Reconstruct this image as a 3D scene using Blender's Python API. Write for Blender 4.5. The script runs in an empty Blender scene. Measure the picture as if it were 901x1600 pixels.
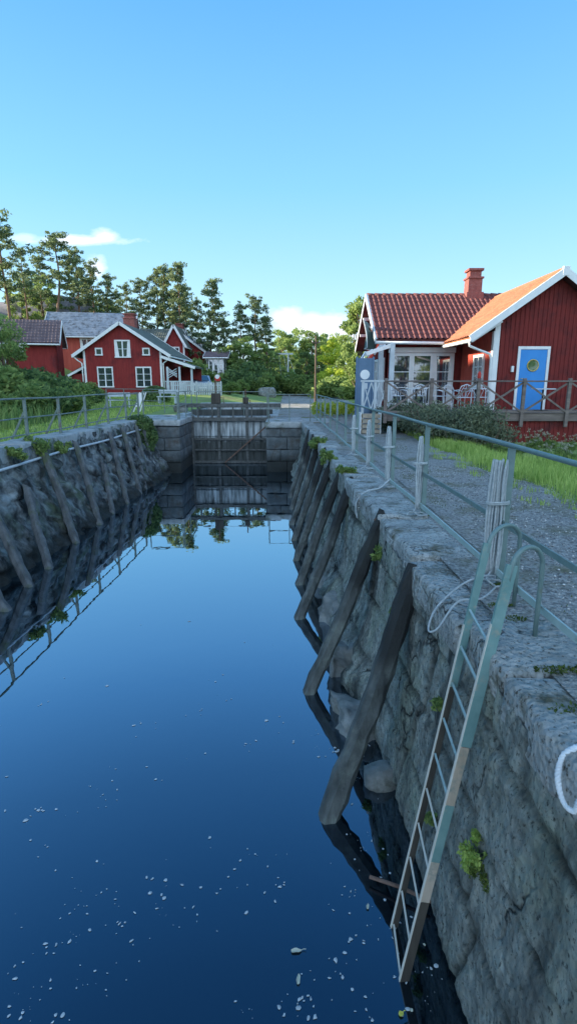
import bpy, bmesh, math, random
import numpy as np
from mathutils import Vector, Matrix, noise as mn
R = math.radians
SC = bpy.context.scene
COL = SC.collection
rnd = random.Random(7)

# ------------------------------------------------------------------ camera
F, TH, HC = 850.0, R(13.24), 1.55          # focal length in photo pixels, pitch down, eye above the quay
cd = bpy.data.cameras.new('camera'); cam = bpy.data.objects.new('camera', cd); COL.objects.link(cam)
cd.sensor_fit = 'VERTICAL'; cd.sensor_height = 36; cd.lens = F/1600*36
cd.clip_start = 0.05; cd.clip_end = 3000
cam.location = (0, 0, HC); cam.rotation_euler = (R(90)-TH, 0, 0)
SC.camera = cam
SC.render.resolution_x, SC.render.resolution_y = 576, 1024

def at(px, py, D):
    """real point at distance D ahead whose direction was read off the photo"""
    a, b = (px-450.5)/F, (800-py)/F
    f = math.cos(TH)+b*math.sin(TH); u = -math.sin(TH)+b*math.cos(TH)
    return Vector((a/f*D, D, HC+u/f*D))

# ------------------------------------------------------------------ sky, sun, exposure
SUN_E, SUN_A = 15.0, 2.0                  # elevation; degrees ahead of straight left
W = bpy.data.worlds.new('World'); SC.world = W; W.use_nodes = True
nt = W.node_tree; N = nt.nodes; L = nt.links
bg = N['Background']; bg.inputs['Strength'].default_value = 0.115
sky = N.new('ShaderNodeTexSky'); sky.sky_type = 'NISHITA'; sky.sun_disc = False
sun_dir = Vector((-math.cos(R(SUN_E))*math.cos(R(SUN_A)), math.cos(R(SUN_E))*math.sin(R(SUN_A)), math.sin(R(SUN_E))))
sky.sun_elevation = R(SUN_E); sky.sun_rotation = math.atan2(sun_dir.x, sun_dir.y)
sky.air_density = 1.0; sky.dust_density = 0.3; sky.ozone_density = 2.5; sky.altitude = 0
def vm(op, a, b=None):
    n = N.new('ShaderNodeMath'); n.operation = op
    for i, v in enumerate((a, b)):
        if v is None: continue
        if isinstance(v, (int, float)): n.inputs[i].default_value = v
        else: L.new(v, n.inputs[i])
    return n.outputs[0]
hs = N.new('ShaderNodeHueSaturation'); hs.inputs['Hue'].default_value = 0.487; hs.inputs['Saturation'].default_value = 1.22
L.new(sky.outputs[0], hs.inputs['Color'])
tc = N.new('ShaderNodeTexCoord'); sp = N.new('ShaderNodeSeparateXYZ'); L.new(tc.outputs['Generated'], sp.inputs[0])
yy = vm('MAXIMUM', sp.outputs[1], 0.02)
U = vm('DIVIDE', sp.outputs[0], yy); V = vm('DIVIDE', sp.outputs[2], yy)
cb = N.new('ShaderNodeCombineXYZ'); L.new(U, cb.inputs[0]); L.new(vm('MULTIPLY', V, 2.2), cb.inputs[1])
nz = N.new('ShaderNodeTexNoise'); nz.inputs['Scale'].default_value = 14; nz.inputs['Detail'].default_value = 6; nz.inputs['Roughness'].default_value = .6
L.new(cb.outputs[0], nz.inputs['Vector'])
mask = None
def uv(px, py):
    p = at(px, py, 1.0); return p.x, p.z-HC
for (px, py, sa, sb, amp) in [(492, 510, .065, .032, .95), (452, 503, .045, .03, .7), (125, 375, .10, .011, .85), (165, 371, .035, .014, .8),
                              (150, 418, .022, .022, .7), (40, 372, .03, .008, .4), (530, 520, .05, .02, .8)]:
    u0, v0 = uv(px, py)
    d = vm('SQRT', vm('ADD', vm('POWER', vm('DIVIDE', vm('SUBTRACT', U, u0), sa), 2.0), vm('POWER', vm('DIVIDE', vm('SUBTRACT', V, v0), sb), 2.0)))
    m = vm('MULTIPLY', vm('MINIMUM', vm('MAXIMUM', vm('MULTIPLY', vm('SUBTRACT', vm('ADD', vm('MULTIPLY', nz.outputs[0], 1.7), 0.15), d), 1.5), 0.0), 1.0), amp)
    mask = m if mask is None else vm('MAXIMUM', mask, m)
mask = vm('MULTIPLY', mask, vm('GREATER_THAN', sp.outputs[1], 0.05))
mx = N.new('ShaderNodeMix'); mx.data_type = 'RGBA'
m0 = N.new('ShaderNodeMix'); m0.data_type = 'RGBA'; m0.inputs[0].default_value = .86; L.new(hs.outputs[0], m0.inputs[6])
gr = N.new('ShaderNodeValToRGB'); e = gr.color_ramp.elements
while len(e) < 6: e.new(.5)
for k, (p_, c_) in enumerate([(0,(.60,.79,.95)),(.11,(.47,.74,.95)),(.3,(.255,.59,.93)),(.5,(.135,.42,.84)),(.75,(.06,.28,.66)),(1,(.04,.20,.50))]): e[k].position = p_; e[k].color = (*c_, 1)
L.new(sp.outputs[2], gr.inputs[0])
g2 = N.new('ShaderNodeVectorMath'); g2.operation = 'SCALE'; g2.inputs['Scale'].default_value = 2.42; L.new(gr.outputs[0], g2.inputs[0]); L.new(g2.outputs[0], m0.inputs[7])
# made-up bright cloud veil behind the camera, unseen, added to lift shaded camera-facing surfaces
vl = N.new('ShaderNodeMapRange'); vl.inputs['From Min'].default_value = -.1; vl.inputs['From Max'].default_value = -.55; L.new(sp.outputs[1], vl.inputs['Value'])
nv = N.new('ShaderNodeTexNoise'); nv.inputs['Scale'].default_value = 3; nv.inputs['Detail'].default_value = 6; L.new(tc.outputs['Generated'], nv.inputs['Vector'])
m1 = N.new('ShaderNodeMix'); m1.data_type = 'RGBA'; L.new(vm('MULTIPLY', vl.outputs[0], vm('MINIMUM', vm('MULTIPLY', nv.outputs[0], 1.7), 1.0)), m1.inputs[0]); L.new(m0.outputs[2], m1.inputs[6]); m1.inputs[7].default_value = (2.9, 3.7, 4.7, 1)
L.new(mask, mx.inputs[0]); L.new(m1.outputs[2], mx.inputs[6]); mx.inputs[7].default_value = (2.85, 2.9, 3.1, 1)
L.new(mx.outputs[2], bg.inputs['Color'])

sl = bpy.data.lights.new('sun', 'SUN'); sl.energy = 3.4; sl.angle = R(0.5); sl.color = (1.0, 0.86, 0.66)
so = bpy.data.objects.new('sun', sl); COL.objects.link(so)
so.rotation_euler = sun_dir.to_track_quat('Z', 'Y').to_euler(); so.location = (-60, 20, 40)
SC.view_settings.view_transform = 'Standard'; SC.view_settings.look = 'None'
SC.view_settings.exposure = 2.1; SC.view_settings.gamma = 1
SC.render.engine = 'CYCLES'; SC.cycles.max_bounces = 6; SC.cycles.use_denoising = True

# ------------------------------------------------------------------ materials
def mat(name, c1, c2=None, scale=6, rough=.8, bump=0, bscale=40, metal=0, stretch=(1,1,1), c3=None, c3scale=2, c3cut=.6, detail=5, spec=.3, vor=0, trans=0, island=False, contrast=.22, bstretch=None, coords='Object', streak=None, crack=None, speck=None, band=None):
    m = bpy.data.materials.new(name); m.use_nodes = True
    nt = m.node_tree; N = nt.nodes; L = nt.links
    b = N['Principled BSDF']; b.inputs['Roughness'].default_value = rough; b.inputs['Metallic'].default_value = metal
    b.inputs['Specular IOR Level'].default_value = spec
    b.inputs['Base Color'].default_value = (*c1, 1)
    tc = N.new('ShaderNodeTexCoord')
    def mp(s):
        q = N.new('ShaderNodeMapping'); q.inputs['Scale'].default_value = s; L.new(tc.outputs[coords], q.inputs[0]); return q.outputs[0]
    col = None
    if c2:
        if island:
            g = N.new('ShaderNodeNewGeometry'); fac = g.outputs['Random Per Island']
            nz = N.new('ShaderNodeTexNoise'); nz.inputs['Scale'].default_value = scale; nz.inputs['Detail'].default_value = 3; L.new(mp((1,1,1)), nz.inputs['Vector'])
            a = N.new('ShaderNodeMath'); a.operation = 'MULTIPLY_ADD'; L.new(nz.outputs[0], a.inputs[0]); a.inputs[1].default_value = 1.4
            s_ = N.new('ShaderNodeMath'); s_.operation = 'MULTIPLY_ADD'; L.new(fac, s_.inputs[0]); s_.inputs[1].default_value = .7; s_.inputs[2].default_value = -.55
            L.new(s_.outputs[0], a.inputs[2]); fac = a.outputs[0]
        else:
            nz = N.new('ShaderNodeTexNoise'); nz.inputs['Scale'].default_value = scale; nz.inputs['Detail'].default_value = detail; nz.inputs['Roughness'].default_value = .62
            L.new(mp(stretch), nz.inputs['Vector']); fac = nz.outputs[0]
        r = N.new('ShaderNodeValToRGB'); r.color_ramp.elements[0].position = .5-contrast; r.color_ramp.elements[1].position = .5+contrast
        r.color_ramp.elements[0].color = (*c1, 1); r.color_ramp.elements[1].color = (*c2, 1)
        L.new(fac, r.inputs[0]); col = r.outputs[0]
    def blend(col, c, sc, cut, st=(1,1,1), soft=.09):
        n3 = N.new('ShaderNodeTexNoise'); n3.inputs['Scale'].default_value = sc; n3.inputs['Detail'].default_value = 7; n3.inputs['Roughness'].default_value = .65
        L.new(mp(st), n3.inputs['Vector'])
        r3 = N.new('ShaderNodeValToRGB'); r3.color_ramp.elements[0].position = cut-soft; r3.color_ramp.elements[1].position = cut+soft
        L.new(n3.outputs[0], r3.inputs[0])
        x = N.new('ShaderNodeMix'); x.data_type = 'RGBA'; L.new(r3.outputs[0], x.inputs[0])
        if col is None: x.inputs[6].default_value = (*c1, 1)
        else: L.new(col, x.inputs[6])
        x.inputs[7].default_value = (*c, 1); return x.outputs[2]
    if c3: col = blend(col, c3, c3scale, c3cut)
    if streak: col = blend(col, streak[0], streak[1], streak[2], streak[3])
    if band:
        sx_ = N.new('ShaderNodeSeparateXYZ'); L.new(tc.outputs['Object'], sx_.inputs[0])
        nb_ = N.new('ShaderNodeTexNoise'); nb_.inputs['Scale'].default_value = 5; nb_.inputs['Detail'].default_value = 6; L.new(mp((1,1,.4)), nb_.inputs['Vector'])
        ma = N.new('ShaderNodeMath'); ma.operation = 'MULTIPLY_ADD'; L.new(nb_.outputs[0], ma.inputs[0]); ma.inputs[1].default_value = -band[2]; L.new(sx_.outputs[2], ma.inputs[2])
        mr = N.new('ShaderNodeMapRange'); mr.inputs['From Min'].default_value = band[0]-band[2]*.5+band[1]; mr.inputs['From Max'].default_value = band[0]-band[2]*.5; L.new(ma.outputs[0], mr.inputs['Value'])
        x = N.new('ShaderNodeMix'); x.data_type = 'RGBA'; m9 = N.new('ShaderNodeMath'); m9.operation = 'MULTIPLY'; m9.inputs[1].default_value = .88; L.new(mr.outputs[0], m9.inputs[0]); L.new(m9.outputs[0], x.inputs[0])
        L.new(col, x.inputs[6]); x.inputs[7].default_value = (*band[3], 1); col = x.outputs[2]
    if speck: col = blend(col, speck[0], speck[1], speck[2], (1,1,.7), .05)
    ckf = None
    if crack:
        nd = N.new('ShaderNodeTexNoise'); nd.inputs['Scale'].default_value = 3.5; nd.inputs['Detail'].default_value = 5; L.new(mp((1,1,1)), nd.inputs['Vector'])
        va = N.new('ShaderNodeVectorMath'); va.operation = 'SCALE'; va.inputs['Scale'].default_value = .55; L.new(nd.outputs['Color'], va.inputs[0])
        vb = N.new('ShaderNodeVectorMath'); vb.operation = 'ADD'; L.new(va.outputs[0], vb.inputs[0]); L.new(mp(crack[1]), vb.inputs[1])
        vo = N.new('ShaderNodeTexVoronoi'); vo.feature = 'DISTANCE_TO_EDGE'; vo.inputs['Scale'].default_value = crack[0]; L.new(vb.outputs[0], vo.inputs['Vector'])
        rc = N.new('ShaderNodeValToRGB'); rc.color_ramp.elements[0].position = 0; rc.color_ramp.elements[0].color = (1,1,1,1); rc.color_ramp.elements[1].position = crack[2]; rc.color_ramp.elements[1].color = (0,0,0,1)
        L.new(vo.outputs['Distance'], rc.inputs[0]); ckf = rc.outputs[0]
        x = N.new('ShaderNodeMix'); x.data_type = 'RGBA'; mf = N.new('ShaderNodeMath'); mf.operation = 'MULTIPLY'; L.new(ckf, mf.inputs[0])
        nk = N.new('ShaderNodeTexNoise'); nk.inputs['Scale'].default_value = 1.7; nk.inputs['Detail'].default_value = 3; L.new(mp((1,1,1)), nk.inputs['Vector'])
        rk = N.new('ShaderNodeValToRGB'); rk.color_ramp.elements[0].position = .47; rk.color_ramp.elements[1].position = .60; L.new(nk.outputs[0], rk.inputs[0]); L.new(rk.outputs[0], mf.inputs[1]); ckf = mf.outputs[0]; L.new(mf.outputs[0], x.inputs[0]); L.new(col, x.inputs[6]); x.inputs[7].default_value = (.018,.02,.02,1); col = x.outputs[2]
    if col is not None: L.new(col, b.inputs['Base Color'])
    if bump:
        nb = N.new('ShaderNodeTexNoise'); nb.inputs['Scale'].default_value = bscale; nb.inputs['Detail'].default_value = 8; nb.inputs['Roughness'].default_value = .7
        L.new(mp(bstretch or stretch), nb.inputs['Vector'])
        h = nb.outputs[0]
        if vor:
            v = N.new('ShaderNodeTexVoronoi'); v.inputs['Scale'].default_value = vor; L.new(mp((1,1,1)), v.inputs['Vector'])
            ad = N.new('ShaderNodeMath'); ad.operation = 'ADD'; L.new(h, ad.inputs[0]); L.new(v.outputs[0], ad.inputs[1]); h = ad.outputs[0]
        if ckf:
            sb_ = N.new('ShaderNodeMath'); sb_.operation = 'SUBTRACT'; L.new(h, sb_.inputs[0]); L.new(ckf, sb_.inputs[1]); h = sb_.outputs[0]
        bp = N.new('ShaderNodeBump'); bp.inputs['Strength'].default_value = min(1, bump); bp.inputs['Distance'].default_value = .02*max(1, bump)
        L.new(h, bp.inputs['Height']); L.new(bp.outputs[0], b.inputs['Normal'])
    if trans:
        out = N['Material Output']; t = N.new('ShaderNodeBsdfTranslucent'); ms = N.new('ShaderNodeMixShader'); ms.inputs[0].default_value = trans
        if col is not None: L.new(col, t.inputs[0])
        else: t.inputs[0].default_value = (*c1, 1)
        L.new(b.outputs[0], ms.inputs[1]); L.new(t.outputs[0], ms.inputs[2]); L.new(ms.outputs[0], out.inputs[0])
    return m

M = {}
M['granite'] = mat('granite', (.14,.165,.155), (.50,.545,.50), 5.0, .85, 3.0, 22, c3=(.30,.36,.29), c3scale=1.3, c3cut=.57, vor=18, contrast=.2, streak=((.05,.062,.062), 2.0, .57, (1.6,1.6,.3)), detail=12, speck=((.075,.088,.08), 44, .60), crack=(1.1, (1,1,.38), .020))
M['coping'] = mat('coping', (.26,.29,.29), (.62,.66,.66), 3.4, .85, 2.4, 20, c3=(.12,.12,.08), c3scale=3.3, c3cut=.60, vor=26, contrast=.22, detail=12, speck=((.09,.09,.075), 34, .60), crack=(.9, (1,1,1), .012))
M['coping_far'] = mat('coping_far', (.20,.23,.24), (.46,.50,.51), 3, .9, .8, 20, c3=(.07,.09,.05), c3scale=2.0, c3cut=.6)
M['rubble'] = mat('rubble', (.035,.043,.046), (.32,.365,.375), 2.6, .85, 1.8, 14, c3=(.07,.10,.05), c3scale=1.1, c3cut=.60, vor=7, contrast=.19, streak=((.022,.026,.028), 2.6, .53, (1,1,.6)), band=(.22, .2, .3, (.02,.024,.022)))
M['pier'] = mat('pier', (.05,.062,.068), (.17,.20,.21), 2.2, .85, 1.0, 16, c3=(.07,.06,.05), c3scale=2, c3cut=.58, contrast=.2, band=(.45, .3, .4, (.018,.022,.02)))
M['boulder'] = mat('boulder', (.10,.12,.12), (.36,.38,.37), 3, .85, 1.0, 18, c3=(.08,.09,.07), c3scale=2.5, c3cut=.6)
M['timber'] = mat('timber', (.035,.042,.043), (.15,.17,.165), 6, .8, 1.0, 30, stretch=(1,1,.12), bstretch=(3,3,.2), c3=(.24,.28,.25), c3scale=1.6, c3cut=.60, contrast=.2, band=(1.35, -.22, .35, (.022,.024,.025)))
M['timber_left'] = mat('timber_left', (.05,.055,.06), (.17,.185,.19), 6, .8, .8, 30, stretch=(1,1,.12), bstretch=(3,3,.2), c3=(.09,.11,.06), c3scale=2.5, c3cut=.6, contrast=.2)
M['gate_wood'] = mat('gate_wood', (.15,.175,.18), (.56,.62,.64), 7, .85, .8, 24, stretch=(1,1,.15), bstretch=(4,4,.2), contrast=.2, streak=((.05,.06,.06), 3, .60, (2,2,.2)), band=(.95, .35, .5, (.03,.036,.032)))
M['gate_beam'] = mat('gate_beam', (.05,.055,.055), (.15,.16,.155), 8, .8, .5, 30)
M['deck_wood'] = mat('deck_wood', (.11,.09,.085), (.25,.21,.19), 9, .8, .5, 40, stretch=(.15,1,1))
M['rail'] = mat('rail_paint', (.10,.17,.17), (.19,.28,.275), 9, .45, .3, 60, c3=(.16,.15,.10), c3scale=7, c3cut=.66, spec=.5, contrast=.3)
M['rail_pale'] = mat('rail_pale_paint', (.27,.39,.39), (.38,.50,.50), 7, .5, .3, 60, c3=(.14,.12,.08), c3scale=9, c3cut=.68, spec=.5)
M['rail_left'] = mat('rail_left_paint', (.13,.18,.17), (.23,.28,.26), 6, .6, .3, 60, c3=(.14,.10,.07), c3scale=5, c3cut=.64)
M['ladder_paint'] = mat('ladder_paint', (.11,.23,.225), (.19,.32,.31), 6, .42, .25, 50, c3=(.36,.31,.24), c3scale=9, c3cut=.665, spec=.5)
M['ladder_edge'] = mat('ladder_edge', (.50,.47,.40), (.60,.60,.54), 8, .5, .2, 60)
M['bare_wood'] = mat('bare_wood', (.34,.28,.21), (.50,.43,.35), 8, .7, .4, 60, stretch=(1,1,.1), c3=(.17,.24,.22), c3scale=8, c3cut=.62)
M['dark_wood'] = mat('dark_wood', (.03,.028,.025), (.09,.08,.065), 8, .7, .4, 60, stretch=(1,1,.1))
M['rust'] = mat('rusty_iron', (.10,.06,.045), (.22,.15,.12), 14, .8, .5, 60)
M['rope'] = mat('rope', (.42,.50,.54), (.66,.72,.74), 30, .9, 1, 140)
M['rope_thick'] = mat('rope_thick', (.55,.62,.68), (.80,.85,.88), 12, .9, 0)
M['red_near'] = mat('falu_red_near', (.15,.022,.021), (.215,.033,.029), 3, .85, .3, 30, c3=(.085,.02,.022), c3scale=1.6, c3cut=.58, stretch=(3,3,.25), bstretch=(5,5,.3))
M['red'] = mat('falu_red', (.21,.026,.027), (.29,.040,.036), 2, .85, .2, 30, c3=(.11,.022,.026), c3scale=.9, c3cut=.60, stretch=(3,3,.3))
M['red_bright'] = mat('faded_sunlit_red', (.40,.075,.055), (.52,.12,.085), 2, .85, .2, 30, stretch=(3,3,.3))  # faded barn paint; on the café's wing side the brightness is painted sunlight
M['white'] = mat('white_paint', (.66,.70,.72), (.80,.82,.82), 4, .55, .15, 40)
M['bluewhite'] = mat('weathered_white_paint', (.40,.46,.50), (.56,.62,.66), 3, .6, .2, 40)
M['blue_door'] = mat('blue_paint', (.04,.24,.62), (.05,.28,.68), 3, .45, 0)
M['blue_board'] = mat('slate_blue_board', (.09,.16,.25), (.12,.20,.31), 3, .6, .1, 30)
M['brick'] = mat('brick', (.19,.06,.055), (.30,.11,.095), 9, .9, .6, 30, c3=(.35,.3,.28), c3scale=14, c3cut=.66)
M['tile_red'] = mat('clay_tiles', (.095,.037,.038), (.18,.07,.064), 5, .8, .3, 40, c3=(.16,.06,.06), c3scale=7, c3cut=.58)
M['tile_sunlit'] = mat('sunlit_clay_tiles', (.34,.115,.06), (.46,.19,.105), 5, .8, .3, 40, c3=(.25,.09,.06), c3scale=7, c3cut=.62)  # sunlit orange put into the tile colour of the sun-facing wing slope
M['tile_brown'] = mat('brown_tiles', (.10,.075,.085), (.19,.14,.145), 2, .85, .3, 30)
M['slate'] = mat('slate_roof', (.12,.16,.21), (.27,.31,.36), 1.6, .6, .5, 14, c3=(.07,.08,.09), c3scale=3, c3cut=.58)
M['moss_roof'] = mat('mossy_roof', (.08,.095,.085), (.15,.165,.14), 2, .85, .4, 20)
def glassmat(name, c, ior=1.6):
    m = mat(name, c, rough=.03, spec=1.0); m.node_tree.nodes['Principled BSDF'].inputs['IOR'].default_value = ior; return m
M['glass'] = glassmat('window_glass', (.03,.04,.055), 2.0)
M['bark'] = mat('bark', (.07,.055,.045), (.17,.12,.09), 4, .9, .8, 18, stretch=(1,1,.3))
M['pine_bark'] = mat('pine_bark', (.09,.065,.05), (.26,.15,.095), 1.0, .9, .6, 14, stretch=(1,1,.6))
M['needles'] = mat('pine_needles', (.06,.10,.055), (.24,.30,.13), .45, .7, island=True, trans=.5, contrast=.4)
M['leaves'] = mat('leaves', (.11,.19,.06), (.36,.46,.14), .5, .7, island=True, trans=.5, contrast=.4)
M['leaves_yellow'] = mat('yellow_green_leaves', (.36,.48,.05), (.66,.72,.12), .5, .7, island=True, trans=.5, contrast=.4)
M['leaves_dark'] = mat('dark_leaves', (.06,.12,.05), (.20,.30,.10), .9, .7, island=True, trans=.4, contrast=.4)
M['hedge'] = mat('lavender_leaves', (.08,.11,.075), (.22,.25,.15), 1.6, .8, island=True, trans=.2, contrast=.4)
M['grass_blades'] = mat('grass_blades', (.20,.33,.06), (.56,.68,.20), 1.3, .75, island=True, trans=.35, contrast=.4)
M['grass'] = mat('grass_ground', (.12,.20,.05), (.26,.34,.11), 1.2, .95, 1.5, 12, c3=(.16,.17,.07), c3scale=.35, c3cut=.58)
M['gravel'] = mat('gravel', (.20,.205,.205), (.66,.67,.66), 30, .95, 2.4, 50, c3=(.22,.22,.12), c3scale=1.1, c3cut=.59, vor=60, contrast=.16)
M['soil'] = mat('soil', (.06,.05,.035), (.12,.10,.07), 5, .95, 1, 20)
M['rock'] = mat('hill_rock', (.10,.10,.11), (.24,.22,.23), .5, .9, 1.2, 3, c3=(.05,.06,.04), c3scale=.6, c3cut=.6)
M['flower'] = mat('flower_heads', (.36,.36,.28), (.55,.54,.42), 3, .8, trans=.2, island=True)
M['white_metal'] = mat('white_metal', (.55,.60,.66), (.66,.70,.75), 5, .4)
M['moss'] = mat('moss', (.06,.10,.02), (.14,.19,.04), 8, .95, 1, 40, island=True, trans=.2)
M['car_paint'] = mat('silver_blue_paint', (.30,.38,.48), rough=.25, spec=.6)
M['rubber'] = mat('black_rubber', (.02,.02,.02), rough=.8)
M['foam'] = mat('foam', (.30,.36,.40), (.60,.66,.68), 20, .8)
M['leaf_yellow'] = mat('fallen_yellow_leaf', (.55,.55,.10), rough=.7)
M['leaf_pale'] = mat('fallen_pale_leaf', (.50,.52,.42), rough=.7)
M['red_paint'] = mat('bright_red_paint', (.5,.04,.03), rough=.5)
M['flag'] = mat('flag_cloth', (.10,.17,.17), (.14,.22,.22), 3, .8, trans=.2)
M['green_glass'] = glassmat('green_glass', (.06,.12,.03), 1.5)
M['brass'] = mat('brass', (.55,.42,.15), rough=.35, metal=.8)

# water: calm, mirror-like, dark and blue
w = bpy.data.materials.new('water'); w.use_nodes = True; nt = w.node_tree; N = nt.nodes; L = nt.links
N.remove(N['Principled BSDF']); out = N['Material Output']
gl = N.new('ShaderNodeBsdfGlossy'); gl.inputs['Roughness'].default_value = 0.0
df = N.new('ShaderNodeBsdfDiffuse'); df.inputs['Color'].default_value = (.0015,.005,.008,1)
lwt = N.new('ShaderNodeLayerWeight'); lwt.inputs['Blend'].default_value = .5
def wramp(stops):
    q = N.new('ShaderNodeValToRGB'); e = q.color_ramp.elements
    while len(e) < len(stops): e.new(.5)
    for k, (p, c_) in enumerate(stops): e[k].position = p; e[k].color = (*c_, 1)
    L.new(lwt.outputs['Facing'], q.inputs[0]); return q.outputs[0]
fac = wramp([(.05,(.08,)*3),(.2,(.15,)*3),(.38,(.29,)*3),(.55,(.50,)*3),(.71,(.62,)*3),(.88,(.72,)*3)])
L.new(wramp([(.15,(.48,.68,.92)),(.40,(.62,.77,.96)),(.71,(.74,.88,1)),(.95,(.80,.90,1))]), gl.inputs['Color'])
ms = N.new('ShaderNodeMixShader'); L.new(fac, ms.inputs[0]); L.new(df.outputs[0], ms.inputs[1]); L.new(gl.outputs[0], ms.inputs[2]); L.new(ms.outputs[0], out.inputs[0])
tcw = N.new('ShaderNodeTexCoord'); nw = N.new('ShaderNodeTexNoise'); nw.inputs['Scale'].default_value = 2.2; nw.inputs['Detail'].default_value = 2
L.new(tcw.outputs['Object'], nw.inputs['Vector'])
bw = N.new('ShaderNodeBump'); bw.inputs['Strength'].default_value = .06; bw.inputs['Distance'].default_value = .02; L.new(nw.outputs[0], bw.inputs['Height'])
L.new(bw.outputs[0], gl.inputs['Normal'])
M['water'] = w

# ------------------------------------------------------------------ mesh helpers
class MB:
    def __init__(s): s.v = []; s.f = []
    def add(s, vs, fs):
        o = len(s.v); s.v += [tuple(p) for p in vs]; s.f += [tuple(i+o for i in f) for f in fs]; return s
    def box(s, x0, x1, y0, y1, z0, z1, mtx=None):
        vs = [Vector(p) for p in ((x0,y0,z0),(x1,y0,z0),(x1,y1,z0),(x0,y1,z0),(x0,y0,z1),(x1,y0,z1),(x1,y1,z1),(x0,y1,z1))]
        if mtx: vs = [mtx @ p for p in vs]
        return s.add(vs, [(3,2,1,0),(4,5,6,7),(0,1,5,4),(1,2,6,5),(2,3,7,6),(3,0,4,7)])
    def bar(s, a, b, w, h, up=(0,0,1)):
        """rectangular bar from a to b; w across, h along up"""
        a, b = Vector(a), Vector(b); d = (b-a).normalized(); up = Vector(up)
        if abs(d.dot(up)) > .98: up = Vector((0,1,0)) if abs(d.y) < .9 else Vector((1,0,0))
        x = d.cross(up).normalized(); y = x.cross(d).normalized()
        vs = [p + x*sx*w/2 + y*sy*h/2 for p in (a, b) for sx, sy in ((-1,-1),(1,-1),(1,1),(-1,1))]
        return s.add(vs, [(0,1,2,3),(7,6,5,4),(0,4,5,1),(1,5,6,2),(2,6,7,3),(3,7,4,0)])
    def tube(s, pts, r, n=8, cap=True):
        pts = [Vector(p) for p in pts]; rs = r if isinstance(r, (list, tuple)) else [r]*len(pts)
        t0 = (pts[1]-pts[0]).normalized(); up = Vector((0,0,1)) if abs(t0.z) < .9 else Vector((0,1,0))
        x = t0.cross(up).normalized(); vs = []
        for i, p in enumerate(pts):
            t = (pts[min(i+1, len(pts)-1)]-pts[max(i-1, 0)]).normalized()
            x = (x - t*x.dot(t)).normalized(); y = t.cross(x)
            for k in range(n):
                a = 2*math.pi*k/n; vs.append(p+(x*math.cos(a)+y*math.sin(a))*rs[i])
        fs = [(i*n+k, i*n+(k+1)%n, (i+1)*n+(k+1)%n, (i+1)*n+k) for i in range(len(pts)-1) for k in range(n)]
        if cap: fs += [tuple(range(n-1, -1, -1)), tuple((len(pts)-1)*n+k for k in range(n))]
        return s.add(vs, fs)
    def prism(s, poly, a, b, axis='y'):
        """extrude 2D polygon (u,z) along an axis from a to b"""
        def P(u, v, t): return (u, t, v) if axis == 'y' else ((t, u, v) if axis == 'x' else (u, v, t))
        n = len(poly); vs = [P(u, v, a) for u, v in poly]+[P(u, v, b) for u, v in poly]
        return s.add(vs, [tuple(range(n)), tuple(range(2*n-1, n-1, -1))]+[(i, i+n, (i+1)%n+n, (i+1)%n) for i in range(n)])
    def build(s, name, m, parent=None, smooth=False, bevel=0, loc=None):
        me = bpy.data.meshes.new(name); me.from_pydata(s.v, [], s.f); me.update()
        bm = bmesh.new(); bm.from_mesh(me); bmesh.ops.recalc_face_normals(bm, faces=bm.faces); bm.to_mesh(me); bm.free()
        me.materials.append(m)
        if smooth: me.polygons.foreach_set('use_smooth', [True]*len(me.polygons))
        o = bpy.data.objects.new(name, me); COL.objects.link(o)
        if parent is not None: o.parent = parent
        if loc: o.location = loc
        if bevel:
            b = o.modifiers.new('bevel', 'BEVEL'); b.width = bevel; b.segments = 2; b.limit_method = 'ANGLE'
        return o

def raw(name, v, f, m, parent=None, smooth=False):
    """fast build from numpy arrays without recalculating normals (v: n x 3, f: list or m x k)"""
    me = bpy.data.meshes.new(name); v = np.asarray(v, dtype=np.float32); f = np.asarray(f, dtype=np.int32)
    k = f.shape[1]; me.vertices.add(len(v)); me.vertices.foreach_set('co', v.ravel())
    me.loops.add(f.size); me.loops.foreach_set('vertex_index', f.ravel())
    me.polygons.add(len(f)); me.polygons.foreach_set('loop_start', np.arange(0, f.size, k, dtype=np.int32)); me.polygons.foreach_set('loop_total', np.full(len(f), k, dtype=np.int32))
    if smooth: me.polygons.foreach_set('use_smooth', np.ones(len(f), dtype=bool))
    me.update(calc_edges=True); me.validate(); me.materials.append(m)
    o = bpy.data.objects.new(name, me); COL.objects.link(o)
    if parent is not None: o.parent = parent
    return o

def tag(o, label=None, cat=None, group=None, kind=None):
    if label: o['label'] = label
    if cat: o['category'] = cat
    if group: o['group'] = group
    if kind: o['kind'] = kind
    return o
def thing(name, label, cat, loc=(0,0,0), rz=0, group=None):
    o = bpy.data.objects.new(name, None); o.empty_display_size = .2; COL.objects.link(o); o.location = loc; o.rotation_euler = (0,0,rz)
    return tag(o, label, cat, group)
def kids(o): return [c for c in bpy.data.objects if c.parent == o]
def dup(root, loc, rz=0, label=None, scale=None, group=None):
    r = root.copy(); COL.objects.link(r); r.location = loc; r.rotation_euler = (0,0,rz)
    if scale is not None: r.scale = (scale if not isinstance(scale, (int, float)) else (scale,)*3)
    if label: r['label'] = label
    if group: r['group'] = group
    for ch in kids(root):
        c = ch.copy(); COL.objects.link(c); c.parent = r
        for g in kids(ch):
            d = g.copy(); COL.objects.link(d); d.parent = c
    return r
def sm(a, b, x):
    t = min(1, max(0, (x-a)/(b-a))); return t*t*(3-2*t)
def fn(x, y, z, o=4): return mn.fractal(Vector((x, y, z)), .9, 2.1, o)

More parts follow.
